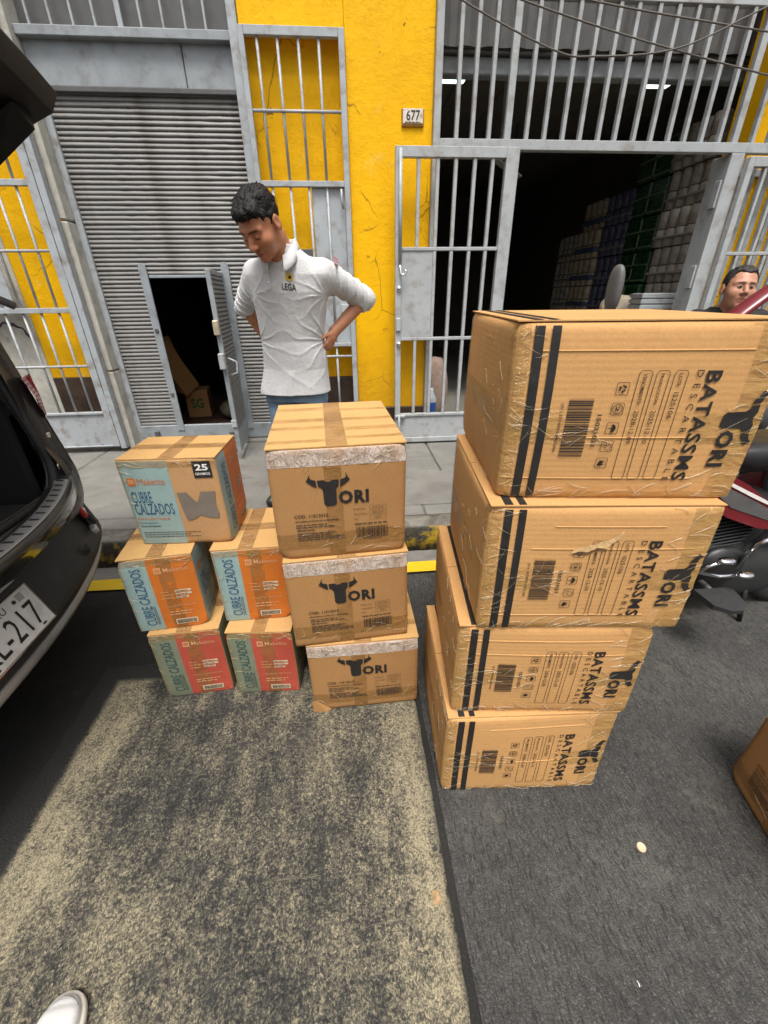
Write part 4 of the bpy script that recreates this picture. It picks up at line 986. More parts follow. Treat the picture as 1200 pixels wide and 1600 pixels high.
# body shell: closed rings along the length, open rear closed by the rounded boot frame
HW = .86
def ring(x, hw, zt, zb, gh):            # half width, beltline z, sill z, roof half width / roof z
    rw, rz = gh
    side = [(hw*.80, zb), (hw*.97, zb+.10), (hw, zb+.30), (hw*.995, zt-.06), (hw*.96, zt), ((hw*.96+rw)/2, (zt+rz-.05)/2), (rw, rz-.07), (rw*.86, rz-.015), (rw*.4, rz)]
    return [(x, -a, b) for a, b in side] + [(x, a, b) for a, b in side[::-1]]
shell = MB()
secs = [(-.33,.80,.98,.42,(.60,1.52)), (-.38,.835,1.0,.36,(.62,1.60)), (-.55,.87,1.0,.30,(.66,1.66)), (-1.2,.88,.99,.28,(.68,1.69)), (-2.2,.88,.97,.28,(.68,1.68)), (-2.9,.87,.95,.28,(.62,1.52)), (-3.35,.86,.93,.28,(.66,1.02)), (-4.1,.80,.80,.28,(.6,.88)), (-4.35,.66,.66,.32,(.45,.74))]
shell.loft([ring(*s_) for s_ in secs], True, False).build('body_shell', PAINT, car, True)
# rear end plate between shell edge and boot opening: outer outline -> opening outline
def rrect(hw, z0, z1, r, n=6, x=0, taper=0.0):
    P = []
    for cx, cz, a0 in ((hw-r, z1-r, 0), (-hw+r, z1-r, 90), (-hw+r, z0+r, 180), (hw-r, z0+r, 270)):
        for k in range(n+1):
            a = R(a0+90*k/n); yy = cx+r*math.cos(a); zz = cz+r*math.sin(a); yy *= 1-taper*max(0, (zz-1.0))
            P.append((x+plan(yy)*.55-(zz-.8)*.10, yy, zz))
    return P
rings = [rrect(.835, .60, 1.58, .16, x=-.150, taper=.36), rrect(.80, .64, 1.55, .15, x=-.135, taper=.34), rrect(.745, .70, 1.51, .14, x=-.160, taper=.32), rrect(.70, .735, 1.48, .13, x=-.200, taper=.30)]
MB().loft(rings, True, False).build('boot_frame', DUSTY, car, True)
# D-pillar painted flank with a swollen hip that carries the lamp
def flank(sy):
    mb = MB(); rows = []
    for k, (z, x, y, dep) in enumerate([(.655,-.270,.812,.15),(.70,-.270,.822,.16),(.80,-.295,.826,.17),(.90,-.330,.82,.15),(.97,-.345,.80,.13),(1.05,-.330,.785,.13),(1.18,-.325,.76,.13),(1.32,-.355,.72,.12),(1.48,-.41,.66,.10)]):
        rows.append([(x+.085, sy*(y-.115), z), (x+.08, sy*(y-.06), z), (x+.045, sy*(y-.02), z), (x, sy*y, z), (x-dep, sy*(y+.025), z), (x-dep-.2, sy*(y+.03), z)])
    mb.loft(rows, False, False); return mb
for sy in (1, -1): flank(sy).build('rear_flank', DUSTY, car, True)
# weather seal round the opening
MB().tube([Vector(p) for p in rrect(.715, .722, 1.495, .135, n=8, x=-.185, taper=.30)]+[Vector(rrect(.715, .722, 1.495, .135, n=8, x=-.185, taper=.30)[0])], .017, 8).build('weather_seal', M['rubber'], car, True)
# boot interior
bt_ = MB(); bt_.box(-1.15, -.19, -.58, .58, .655, .70); bt_.box(-1.15, -.32, .66, .70, .66, 1.45); bt_.box(-1.15, -.32, -.70, -.66, .66, 1.45); bt_.box(-1.2, -1.15, -.70, .70, .66, 1.45); bt_.build('boot_lining', CLOTH, car)
for (y, z) in ((.742,.80),(.752,.93)): MB().lathe([(0,.012),(.010,.012),(.016,.006),(.022,.004),(.024,0)], 14, (-.180+plan(y)*.55-(z-.8)*.1+.02, y, z), 'x').build('rubber_buffer', M['chrome'], car, True)
# sill scuff plate (bright, ribbed) and bumper, lofted across the car's width
def across(prof, ys): return [[(p[0]+plan(y)*(p[2] if len(p) > 2 else 1.0), y, p[1]) for p in prof] for y in ys]
ys = [-.86+1.72*k/40 for k in range(41)]
MB().loft(across([(-.115,.742,1.6),(-.06,.765,1.6),(-.012,.768,1.6),(.0,.755,1.6),(-.002,.735,1.6),(-.04,.725,1.6)], [y for y in ys if abs(y) < .80]), False, False).build('boot_sill', DUSTY, car, True)
MB().loft(across([(-.068,.7685,1.6),(-.055,.7725,1.6),(-.020,.7745,1.6),(-.012,.771,1.6)], [y for y in ys if abs(y) < .66]), False, False).build('scuff_plate', SILVER, car, True)
k0 = None
for k in range(27):
    y = -.63+k*.0485; o = part('sill_rib', TRIM, car, -.017, .017, -.005, .005, .0, .003, b=.0012) if k0 is None else share('sill_rib', k0, car)
    k0 = k0 or o; o.location = (-.040+1.6*plan(y), y, .7725); o.rotation_euler = (0, 0, -.35*y)
MB().loft(across([(-.002,.735,1.6),(-.012,.70,1.5),(-.075,.635,1.15),(-.118,.610,1.0)], ys), False, False).build('bumper_top', PAINT, car, True)
MB().loft(across([(-.118,.610),(-.112,.598),(-.098,.55),(-.072,.47),(-.066,.44),(-.072,.405),(-.098,.372),(-.108,.362)], ys), False, False).build('bumper', TRIM, car, True)
MB().loft(across([(-.108,.362),(-.092,.352),(-.094,.333),(-.112,.326)], ys), False, False).build('bumper_strip', SILVER, car, True)
MB().loft(across([(-.112,.326),(-.20,.30),(-.30,.285)], ys), False, False).build('bumper_underside', M['blackmatte'], car, True)
for sy in (1, -1):       # wrap of the bumper along the flank
    P = [(-.118,.610),(-.098,.55),(-.070,.47),(-.066,.44),(-.075,.40),(-.108,.36),(-.11,.33)]
    rws = [[(p[0]+plan(.86), sy*.86, p[1]) for p in P], [(p[0]+plan(.86)-.06, sy*.885, p[1]) for p in P], [(p[0]+plan(.86)-.20, sy*.895, p[1]) for p in P], [(-.60, sy*.893, p[1]) for p in P]]
    MB().loft(rws, False, False).build('bumper_corner', TRIM, car, True)
    # upper tail lamp on the pillar and lower lamp in the bumper corner
    ul = MB().loft([[(-0.263,sy*.745,1.16),(-0.238,sy*.690,1.16),(-.29,sy*.815,1.16)],[(-0.253,sy*.775,1.08),(-0.223,sy*.705,1.09),(-.30,sy*.84,1.08)],[(-0.273,sy*.80,1.0),(-0.238,sy*.74,1.01),(-.33,sy*.85,1.0)],[(-0.288,sy*.805,.965),(-0.263,sy*.76,.97),(-.33,sy*.85,.97)]], True, True)
    ul.build('tail_lamp', LAMPRED, car, False).location = (.018, sy*.012, 0)
    o = MB().box(-.012, .012, -.045, .05, -.03, .055, .008).build('bumper_lamp', LAMPRED, car); o.location = (-.205, sy*.715, .600); o.rotation_euler = (R(0), R(-18), sy*R(38))
    o = MB().box(-.010, .010, -.04, .06, -.032, .028, .006).build('bumper_lamp_lower', simple('white_lamp_lens', (.50,.48,.45), .2, 0, .2, 50), car); o.location = (-.205, sy*.745, .548); o.rotation_euler = (R(0), R(-18), sy*R(38))
    for k in range(4): 
        q = MB().box(-.014, .014, -.04+.022*k, -.033+.022*k, -.028, .024, .002).build('lamp_rib', M['black'], car); q.location = o.location; q.rotation_euler = o.rotation_euler
    o = MB().box(-.016, .010, -.075, .085, -.014, .014, .006).build('lamp_bezel', SILVER, car); o.location = (-.192, sy*.735, .512); o.rotation_euler = (0, R(-22), sy*R(38))
    MB().lathe([(0,.010),(.008,.010),(.012,.004),(.020,.004),(.026,0)], 16, (-.062+plan(.55), sy*.55, .495), 'x').build('parking_sensor', M['black'], car, True)
# number plate in its recess, leaning back
npl = bpy.data.objects.new('number_plate', None); COL.objects.link(npl); npl.parent = car; npl.location = (-.066, .045, .442); npl.rotation_euler = (0, R(-19), 0)
PWH, PHH = .30, .150
part('plate', simple('number_plate_white', (.66,.66,.62), .4, 0, .06, 20, dirt=(.40,.38,.33), dsc=12, damt=.7), npl, .004, .008, -PWH/2, PWH/2, 0, PHH, b=.004)
part('plate_frame', M['chrome'], npl, .0, .0075, -PWH/2-.006, PWH/2+.006, -.006, -.0005, b=.001); part('plate_frame', M['chrome'], npl, .0, .0075, PWH/2+.0005, PWH/2+.006, -.0004, PHH+.004, b=.001); part('plate_frame', M['chrome'], npl, .0, .0075, -PWH/2-.006, PWH/2, PHH+.0005, PHH+.004, b=.001)
vv, ff = join2(fit_text('XL-217', -.138, .020, .262, .085, .0), fit_text('PERU', -.035, .118, .075, .022))
mesh_obj('lettering', [(.0095, a, b_) for a, b_ in vv], ff, M['ink'], npl)
vv, ff = rect2(.092, .116, .118, .142); mesh_obj('sticker', [(.0093, a, b_) for a, b_ in vv], ff, simple('grey_sticker', (.35,.35,.33), .4), npl)
for (y, z) in ((.078,.128),(-.078,.128)): MB().lathe([(0,.012),(.006,.0115),(.007,.0085)], 10, (0, y, z), 'x').build('plate_screw', M['black'], npl, True)
for (y, z) in ((.105,.008),(-.105,.008)): part('plate_slot', M['black'], npl, .0082, .0095, y-.008, y+.008, z, z+.006, b=.001)
MB().lathe([(.010,.004),(.013,.006),(.016,.004)], 16, (-.10, .12, .655), 'x').build('tow_cover_ring', M['steel_dark'], car, True)
# raised tailgate: shell with outer skin, inner trim panel and glass, hinged at the roof edge
tg = bpy.data.objects.new('tailgate', None); COL.objects.link(tg); tg.parent = car; tg.location = (-.62, 0, 1.685); tg.rotation_euler = (0, R(-22), 0)
LG = .875
def gate_pt(u, v, dz, inset=0.0):       # u along length hinge->lip, v across
    hw = (.66+.16*min(1, u*1.5))-inset-.03*max(0, u-.86)/.14
    y = (v*2-1)*hw; x = u*LG - .06*((v*2-1)**2)*u
    return (x, y, dz + .055*math.sin(u*math.pi*.8) - .05*((v*2-1)**4))
MB().grid(lambda u, v_: gate_pt(u, v_, .045), 16, 20).build('outer_skin', PAINT, tg, True)
MB().grid(lambda u, v_: gate_pt(.04+u*.93, v_, -.045-.02*math.sin(v_*math.pi)*math.sin(u*math.pi), .03), 16, 20).build('inner_panel', M['blackmatte'], tg, True)
edge = MB()
for (fa) in (0, 1): edge.loft([[gate_pt(k/16, fa, .045), gate_pt(k/16, fa, .0), gate_pt(.04+k/16*.93, fa, -.045, .03)] for k in range(17)], False, False)
edge.loft([[gate_pt(1, k/20, .045), Vector(gate_pt(1, k/20, .0))+Vector((.012,0,0)), gate_pt(.97, k/20, -.045, .03)] for k in range(21)], False, False)
edge.build('edge_flange', M['blackmatte'], tg, True)
for sy in (1, -1):
    MB().loft([[(.16, sy*.60, -.055), (.16, sy*.66, -.05), (.16, sy*.64, -.09)], [(.52, sy*.70, -.05), (.52, sy*.775, -.04), (.52, sy*.74, -.12)], [(.74, sy*.66, -.045), (.74, sy*.75, -.035), (.74, sy*.70, -.10)]], True, True).build('trim_block', M['black'], tg, False)
    o = MB().box(-.05, .05, -.03, .03, -.012, .012, .006).build('gate_lamp', simple('amber_lens', (.30,.11,.01), .2, 0, .2, 40), tg); o.location = (.62, sy*.735, -.055); o.rotation_euler = (sy*R(20), 0, sy*R(-20))
    MB().tube([(-.02, sy*.62, -.02), (.36, sy*.66, -.45)], .013, 8).build('gas_strut', M['steel_dark'], tg, True)
MB().box(.70, .80, -.12, .12, -.085, -.06, .01).build('pull_grip', M['black'], tg)
# rear wheels under the shell
for sy in (1, -1):
    wt = bpy.data.objects.new('wheel', None); COL.objects.link(wt); wt.parent = car; wt.location = (-.95, sy*.76, .335)
    MB().lathe([(.20,-.10),(.30,-.105),(.328,-.09),(.333,-.05),(.333,.05),(.328,.09),(.30,.105),(.20,.10)], 32, (0,0,0), 'y').build('tyre', M['rubber'], wt, True)
    MB().lathe([(0,.07*sy),(.06,.08*sy),(.19,.05*sy),(.20,.095*sy),(.205,-.09*sy)], 24, (0,0,0), 'y').build('rim', SILVER, wt, True)
    wt2 = bpy.data.objects.new('wheel', None); COL.objects.link(wt2); wt2.parent = car; wt2.location = (-3.55, sy*.76, .335)
    for ch in wt.children: share(ch.name.split('.')[0], ch, wt2)

# ================================================================== RED MOTORCYCLE behind the tall stack (front towards -X)
mo = thing('motorcycle', 'dark red motorcycle parked behind the tall carton stack', 'motorcycle', (1.53, 1.51, .004))
def wheel(x, r):
    wt = bpy.data.objects.new('wheel', None); COL.objects.link(wt); wt.parent = mo; wt.location = (x, 0, r)
    MB().lathe([(r-.075,-.035),(r-.04,-.045),(r-.008,-.03),(r,0),(r-.008,.03),(r-.04,.045),(r-.075,.035)], 32, (0,0,0), 'y').build('tyre', M['rubber'], wt, True)
    MB().lathe([(r-.075,-.035),(r-.09,-.03),(r-.095,0),(r-.09,.03),(r-.075,.035)], 32, (0,0,0), 'y').build('rim', M['steel_dark'], wt, True)
    MB().lathe([(0,-.05),(.04,-.05),(.045,-.03),(.03,0),(.045,.03),(.04,.05),(0,.05)], 16, (0,0,0), 'y').build('hub', M['engine'], wt, True)
    sp = MB()
    for k in range(16): a = 2*math.pi*k/16; sp.tube([(.04*math.cos(a+.4), .02*(-1)**k, .04*math.sin(a+.4)), ((r-.08)*math.cos(a), 0, (r-.08)*math.sin(a))], .002, 4)
    tag(sp.build('spokes', M['chrome'], wt), kind='stuff')
wheel(-.66, .30); wheel(.62, .30)
T = lambda nm, pts, r, mat, n=10: MB().tube(pts, r, n).build(nm, M[mat], mo, True)
for sy in (-.075, .075): T('fork_tube', [(-.66, sy, .30), (-.42, sy, .86)], [.022,.018], 'chrome')
T('frame_tube', [(-.44,0,.82),(-.25,0,.62),(-.20,0,.30),(.12,0,.24),(.35,0,.36)], .022, 'black'); T('frame_tube', [(-.40,0,.80),(.10,0,.74),(.75,0,.80)], .022, 'black')
for sy in (-.10, .10): T('swing_arm', [(.18,sy*.6,.33),(.62,sy,.30)], .018, 'black'); T('shock_absorber', [(.50,sy*1.2,.36),(.40,sy*1.2,.70)], [.028,.024], 'steel_dark')
def blob(nm, c, rx, ry, rz, mat, p=2.4, nu=24, nv=14, sx=0.0):
    def fn(u, v_):
        a = u*2*math.pi; b = (v_-.5)*math.pi; s_ = lambda t_: math.copysign(abs(t_)**(2/p), t_)
        return (c[0]+rx*s_(math.cos(b))*s_(math.cos(a))+sx*math.sin(b), c[1]+ry*s_(math.cos(b))*s_(math.sin(a)), c[2]+rz*s_(math.sin(b)))
    return MB().grid(fn, nu, nv).build(nm, M[mat], mo, True)
blob('fuel_tank', (-.18,0,.86), .25, .135, .13, 'red', 2.6); blob('seat', (.30,0,.83), .38, .13, .065, 'black', 3.0); blob('tail_cowl', (.66,0,.84), .20, .11, .07, 'red', 2.4)
blob('crankcase', (.02,0,.36), .20, .15, .12, 'engine', 3.0); blob('clutch_cover', (.05,-.15,.35), .11, .04, .10, 'engine', 2.2)
# cooling fins round the forward-leaning cylinder
fsrc = None
for k in range(13):
    s_ = .10+.035*math.sin(math.pi*(k+1)/15)
    o = MB().box(-s_, s_, -.115, .115, -.0035, .0035, .003).build('cooling_fin', M['engine'], mo); o.location = (.02+.018*math.sin(k*.4), -.02, .44+k*.0175); o.rotation_euler = (0, R(-8), 0)
MB().box(-.07, .09, -.08, .08, .42, .68, .02).build('cylinder', M['engine'], mo)
# red shroud with pale stripe
sp_ = [(p_+.02, q_-.05) for p_, q_ in [(-.30,.86),(-.22,.90),(-.02,.80),(.10,.72),(.24,.66),(.26,.58),(.10,.60),(-.06,.66),(-.18,.74),(-.28,.79)]]
for sy in (-1, 1):
    MB().prism(sp_, sy*.175, sy*.15).build('shroud', M['red'], mo)
    MB().prism([(p_+.02, q_-.05) for p_, q_ in [(-.12,.80),(.02,.735),(.14,.675),(.20,.645),(.19,.615),(.08,.655),(-.06,.705),(-.14,.765)]], sy*.1785, sy*.1755).build('shroud_stripe', M['steel_dark'], mo)
    MB().prism([(p_+.02, q_-.05) for p_, q_ in [(-.10,.815),(.04,.75),(.18,.682),(.18,.674),(.03,.739),(-.11,.806)]], sy*.180, sy*.1788).build('shroud_pinstripe', M['whiteink'], mo)
    MB().lathe([(0,.184),(.010,.183),(.014,.176)], 12, (-.235, 0, .788), 'y').build('shroud_bolt', M['black'], mo) if sy > 0 else MB().lathe([(0,-.184),(.010,-.183),(.014,-.176)], 12, (-.235, 0, .788), 'y').build('shroud_bolt', M['black'], mo)
    MB().prism([(.28,.74),(.50,.78),(.54,.66),(.36,.56),(.28,.62)], sy*.14, sy*.12).build('side_panel', M['red'], mo)
    # foot rest and pillion rest
    T('footrest_stem', [(-.02, sy*.12, .285), (-.03, sy*.24, .285)], .012, 'steel_dark')
    MB().loft([[(-.115, sy*.235, .275), (.055, sy*.235, .275), (.055, sy*.235, .30), (-.115, sy*.235, .30)], [(-.10, sy*.33, .270), (.04, sy*.33, .270), (.04, sy*.33, .292), (-.10, sy*.33, .292)], [(-.05, sy*.365, .272), (.0, sy*.365, .272), (.0, sy*.365, .288), (-.05, sy*.365, .288)]]).build('footrest', M['rubber'], mo)
# heel-and-toe shift lever with bright pads
T('shift_lever', [(-.05,-.25,.452),(-.10,-.24,.42),(-.12,-.23,.385),(-.03,-.24,.365),(.05,-.26,.383)], .008, 'chrome'); 
for p in ((-.045,-.255,.455),(.055,-.265,.385)): blob('shift_pad', p, .036, .022, .012, 'chrome', 2.2, 14, 8)
T('kick_lever', [(.10,-.18,.36),(.11,-.21,.50),(.14,-.24,.54)], .010, 'chrome'); T('exhaust', [(-.10,.12,.55),(-.22,.15,.40),(-.10,.17,.24),(.30,.19,.26),(.80,.21,.36)], [.022,.022,.024,.04,.045], 'chrome', 14)
T('centre_stand', [(.28,-.10,.24),(.30,-.14,.004)], .011, 'black'); blob('shade_block_low', (.16,0,.24), .36, .13, .13, 'blackmatte', 3.0); blob('shade_block_high', (.02,0,.52), .30, .11, .16, 'blackmatte', 3.0)  # the two black blobs are added bulk that deepens the shade under the bike
# bars, mirrors, lamp
T('handlebar', [(-.30,-.36,1.06),(-.36,-.20,1.05),(-.42,-.08,.96),(-.42,.08,.96),(-.36,.20,1.05),(-.30,.36,1.06)], .011, 'chrome')
for sy in (-1, 1):
    T('grip', [(-.315,sy*.27,1.06),(-.29,sy*.38,1.06)], .018, 'rubber'); T('clutch_lever', [(-.36,sy*.24,1.05),(-.37,sy*.36,1.04)], .006, 'chrome')
    if sy < 0: continue
    T('mirror_stem', [(-.36,sy*.22,1.06),(-.40,sy*.27,1.26),(-.405,sy*.30,1.335)], .007, 'chrome')
    blob('mirror', (-.42, sy*.33, 1.43), .020, .044, .088, 'steel_dark', 2.6)
blob('headlamp', (-.52,0,.93), .09, .10, .10, 'black', 2.2); blob('front_cowl', (-.50,0,1.02), .10, .15, .09, 'red', 2.4); blob('front_mudguard', (-.66,0,.58), .22, .06, .05, 'red', 2.6)
# curved red canopy frame rising from the cowl over the rider's place, with thin stay
def arc(y, lo, hi, n=14):
    return [(lo[0]+(hi[0]-lo[0])*(k/n)**1.25, y, lo[1]+(hi[1]-lo[1])*math.sin(k/n*math.pi/2)) for k in range(n+1)]
for sy in (-1, 1):
    MB().tube(arc(sy*.20, (-.21,1.0), (.55,1.55)), .044, 12, sy=.5).build('canopy_frame', M['red'], mo, True)
    MB().tube([(-.10,sy*.19,1.06),(.20,sy*.19,1.21),(.65,sy*.19,1.42)], .007, 8).build('canopy_stay', M['steel'], mo, True)
# small things on the road
bc = thing('bottle_cap', 'small pale round bottle cap lying on the road at right', 'cap', (.775,.535,.0045)); MB().lathe([(0,.003),(.006,.0022),(.0085,.002),(.0105,.005),(.012,.004),(.0125,0)], 16).build('cap', M['label'], bc, True)
lf = thing('dry_leaf', 'crumpled dry leaf on the sandy strip of the road patch', 'leaf', (.165,.475,.0085)); MB().grid(lambda u, v_: ((u-.5)*.026*(1-.6*abs(v_-.5)), (v_-.5)*.03, .003+.004*math.sin(u*7)*math.sin(v_*6)), 8, 8).build('blade', simple('dry_leaf_tan', (.33,.22,.11), .7, 0, .3, 60), lf, True)
lp = thing('paper_scrap', 'thin white paper sliver lying on the road in front', 'litter', (.60,.285,.0045)); MB().grid(lambda u, v_: ((u-.5)*.0025, (v_-.5)*.013, .001+.002*math.sin(v_*5)), 2, 6).build('sliver', M['whiteink'], lp)
# photographer's sneaker: only its toe shows
sn = thing('sneaker', 'white sneaker toe poking in at bottom left corner', 'sneaker', (-.693,.350,.0085), R(4))
LEA = simple('white_leather', (.66,.655,.64), .6, 0, .05, 20, .2, 120); SOL = simple('off_white_sole', (.60,.57,.49), .6, 0, .12, 18)
def shoe_ring(t, dz, inset, flat=0.0):
    # outline of the foot: t 0 heel .. 1 toe
    hw = (.036+.014*math.sin(min(1, t*1.15)*math.pi*.75))*(1 if t < .8 else max(0, 1-((t-.8)/.2)**2)**.42)-inset
    return max(.001, hw)
def shoe_part(z0, z1, inset, top=0.0):
    rows = []
    for k in range(25):
        t_ = 1-(1-k/24)**2.2; y = -.24+.27*t_-(inset if t_ > .9 else 0); hw = shoe_ring(t_, 0, inset); hh = z0+(z1-z0)*max(.02, 1-max(0, (t_-.78)/.22)**2.2)**.6 + top*max(0, (1-t_*1.12))
        n = 14; rows.append([(hw*math.cos(math.pi*q/n), y, z0+(hh-z0)*math.sin(math.pi*q/n)**.45 if top else (z0 if q in (0, n) else hh)) for q in range(n+1)])
    return MB().loft(rows, False, False)
rows = []
for k in range(25):
    t_ = 1-(1-k/24)**2.2; hw = shoe_ring(t_, 0, 0); y = -.24+.27*t_; rows.append([(-hw, y, 0), (-hw-.002, y, .012), (-hw, y, .024), (hw, y, .024), (hw+.002, y, .012), (hw, y, 0)])
MB().loft(rows).build('sole', SOL, sn, True)
shoe_part(.022, .052, .0045, .055).build('upper', LEA, sn, True)
MB().tube([(math.cos(a)*.036, -.012+math.sin(a)*.028, .0455-.013*abs(math.sin(a))*0-.010*abs(math.cos(a))) for a in [math.pi*k/14 for k in range(15)]], .0013, 6).build('toe_seam', simple('seam_grey', (.25,.25,.25), .7), sn, True)
# ================================================================== PEOPLE (bodies grown as one continuous surface from blended volumes)
def v3(*a): return np.array(a, float)
def smin(a, b, k): h = np.clip(.5+.5*(b-a)/k, 0, 1); return b+(a-b)*h-k*h*(1-h)
def smax(a, b, k): return -smin(-a, -b, k)
def cone(p, a, b, r1, r2):
    a = np.asarray(a, float); b = np.asarray(b, float); ab = b-a; t = np.clip(((p-a)@ab)/(ab@ab), 0, 1)
    return np.linalg.norm(p-a-t[:, None]*ab, axis=1)-(r1+(r2-r1)*t)
def chain(p, pts, rs, k=.012):
    d = None
    for i in range(len(pts)-1):
        e = cone(p, pts[i], pts[i+1], rs[i], rs[i+1]); d = e if d is None else smin(d, e, k)
    return d
def ell(p, c, r, B=None):
    q = p-np.asarray(c, float)
    if B is not None: q = q@B          # B columns = axes
    r = np.asarray(r, float); k0 = np.linalg.norm(q/r, axis=1); k1 = np.linalg.norm(q/(r*r), axis=1)
    return k0*(k0-1)/np.maximum(k1, 1e-9)
def loft_sdf(p, tab, L, F):           # elliptical column: rows z, cx, cy, a, b ; L lateral axis, F facing axis (2-D)
    z = np.clip(p[:, 2], tab[0][0], tab[-1][0]); T_ = np.array(tab); c = [np.interp(z, T_[:, 0], T_[:, i]) for i in (1, 2, 3, 4)]
    dx = p[:, 0]-c[0]; dy = p[:, 1]-c[1]; u = dx*L[0]+dy*L[1]; w_ = dx*F[0]+dy*F[1]
    e = (np.abs(u/c[2])**2.4+np.abs(w_/c[3])**2.4)**(1/2.4)
    d = (e-1)*np.minimum(c[2], c[3])
    return np.maximum(d, np.abs(p[:, 2]-(tab[0][0]+tab[-1][0])/2)-(tab[-1][0]-tab[0][0])/2)
def surface_nets(fn, lo, hi, h):
    lo = np.asarray(lo, float); hi = np.asarray(hi, float); cb = 6
    n = (np.ceil((hi-lo)/h/cb).astype(int)+1)*cb
    nc = n//cb
    ax = [lo[i]+(np.arange(nc[i])+.5)*cb*h for i in range(3)]
    G = np.stack(np.meshgrid(*ax, indexing='ij'), -1).reshape(-1, 3)
    dc = fn(G).reshape(nc)
    D = np.repeat(np.repeat(np.repeat(np.where(dc < 0, -1., 1.).astype(np.float32), cb, 0), cb, 1), cb, 2)
    act = np.argwhere(np.abs(dc) < cb*h*1.35)
    off = np.stack(np.meshgrid(*[np.arange(cb)]*3, indexing='ij'), -1).reshape(-1, 3)
    for s_ in range(0, len(act), 4000):
        ii = (act[s_:s_+4000, None, :]*cb+off[None]).reshape(-1, 3)
        D[ii[:, 0], ii[:, 1], ii[:, 2]] = fn(lo+ii*h)
    S = D < 0
    c8 = [S[i:n[0]-1+i, j:n[1]-1+j, k:n[2]-1+k] for i in (0,1) for j in (0,1) for k in (0,1)]
    any_ = np.logical_or.reduce(c8); all_ = np.logical_and.reduce(c8); A = any_ & ~all_
    cells = np.argwhere(A); idx = -np.ones(A.shape, np.int64); idx[A] = np.arange(len(cells))
    acc = np.zeros((len(cells), 3)); cnt = np.zeros(len(cells))
    cor = [(i, j, k) for i in (0,1) for j in (0,1) for k in (0,1)]
    val = {c: D[cells[:, 0]+c[0], cells[:, 1]+c[1], cells[:, 2]+c[2]] for c in cor}
    for a in cor:
        for ax_ in range(3):
            if a[ax_] == 0:
                b = list(a); b[ax_] = 1; b = tuple(b); va, vb = val[a], val[b]; mk = (va < 0) != (vb < 0)
                t = np.where(mk, va/np.where(mk, va-vb, 1), 0); P = np.array(a, float)[None]+t[:, None]*(np.array(b)-np.array(a))[None]
                acc[mk] += P[mk]; cnt[mk] += 1
    V = lo+(cells+acc/cnt[:, None])*h
    Q = []
    for ax_ in range(3):
        o1, o2 = [(1, 2), (2, 0), (0, 1)][ax_]
        sl0 = [slice(1, -1)]*3; sl1 = [slice(1, -1)]*3; sl0[ax_] = slice(0, -1); sl1[ax_] = slice(1, None)
        E0, E1 = S[tuple(sl0)], S[tuple(sl1)]
        for flip, mk in ((False, E0 & ~E1), (True, ~E0 & E1)):
            e = np.argwhere(mk); e = e+np.array([0 if i == ax_ else 1 for i in range(3)])
            if not len(e): continue
            u = np.zeros(3, int); u[o1] = 1; w_ = np.zeros(3, int); w_[o2] = 1
            q = [e-u-w_, e-w_, e, e-u]
            q = np.stack([idx[c[:, 0], c[:, 1], c[:, 2]] for c in q], 1); q = q[(q >= 0).all(1)]
            Q.append(q[:, ::-1] if flip else q)
    return V, np.concatenate(Q)
def relax(V, Q, it=2, lam=.5):
    n = len(V); E = np.concatenate([Q[:, [0,1]], Q[:, [1,2]], Q[:, [2,3]], Q[:, [3,0]]])
    for _ in range(it):
        s_ = np.zeros_like(V); c = np.zeros(n)
        np.add.at(s_, E[:, 0], V[E[:, 1]]); np.add.at(s_, E[:, 1], V[E[:, 0]]); np.add.at(c, E[:, 0], 1); np.add.at(c, E[:, 1], 1)
        V = V+(s_/np.maximum(c, 1)[:, None]-V)*lam
    return V
def np_mesh(name, V, Q, mat, parent, base, tint=None):
    me = bpy.data.meshes.new(name); V = V-np.asarray(base)
    me.vertices.add(len(V)); me.vertices.foreach_set('co', V.astype(np.float32).ravel())
    me.loops.add(Q.size); me.loops.foreach_set('vertex_index', Q.astype(np.int32).ravel())
    me.polygons.add(len(Q)); me.polygons.foreach_set('loop_start', np.arange(0, Q.size, 4, dtype=np.int32)); me.polygons.foreach_set('use_smooth', np.ones(len(Q), bool))
    me.update(calc_edges=True); me.validate()
    if tint is not None:
        at = me.color_attributes.new('tint', 'FLOAT_COLOR', 'POINT'); at.data.foreach_set('color', tint.astype(np.float32).ravel())
    me.materials.append(mat); o = bpy.data.objects.new(name, me); COL.objects.link(o); o.parent = parent; return o
def skin_mat(name, col):
    mt, t, b = nodes_mat(name); v = coords(t)
    at = N(t, 'ShaderNodeAttribute', attribute_name='tint')
    c = ramp(t, noise(t, v, 22, 5, .6), [(.3, tuple(x*.90 for x in col)), (.7, tuple(x*1.08 for x in col))])
    c = mix(t, 1.0, c, at.outputs['Color'], 'MULTIPLY')
    t.links.new(c, b.inputs['Base Color']); b.inputs['Roughness'].default_value = .48
    b.inputs['Subsurface Weight'].default_value = .12; b.inputs['Subsurface Radius'].default_value = (.010, .004, .002); b.inputs['Subsurface Scale'].default_value = .6
    bump(t, b, noise(t, v, 260, 3, .6), .12, .003); return mt
def head_frame(C, yaw, pitch, roll, s):
    """yaw: turn to the viewer's left from -Y; pitch down. returns world->head-local map (x to his left, y forward, z up)"""
    fh = np.array([-math.sin(yaw), -math.cos(yaw), 0]); F = fh*math.cos(pitch)+np.array([0, 0, -math.sin(pitch)]); U = fh*math.sin(pitch)+np.array([0, 0, math.cos(pitch)])
    Rr = np.cross(F, U); L_ = -Rr
    L2 = L_*math.cos(roll)+U*math.sin(roll); U2 = -L_*math.sin(roll)+U*math.cos(roll)
    B = np.stack([L2, F, U2], 1); C = np.asarray(C, float)
    return (lambda p: ((p-C)@B)/s), (lambda q: C+(np.asarray(q, float)*s)@B.T), B
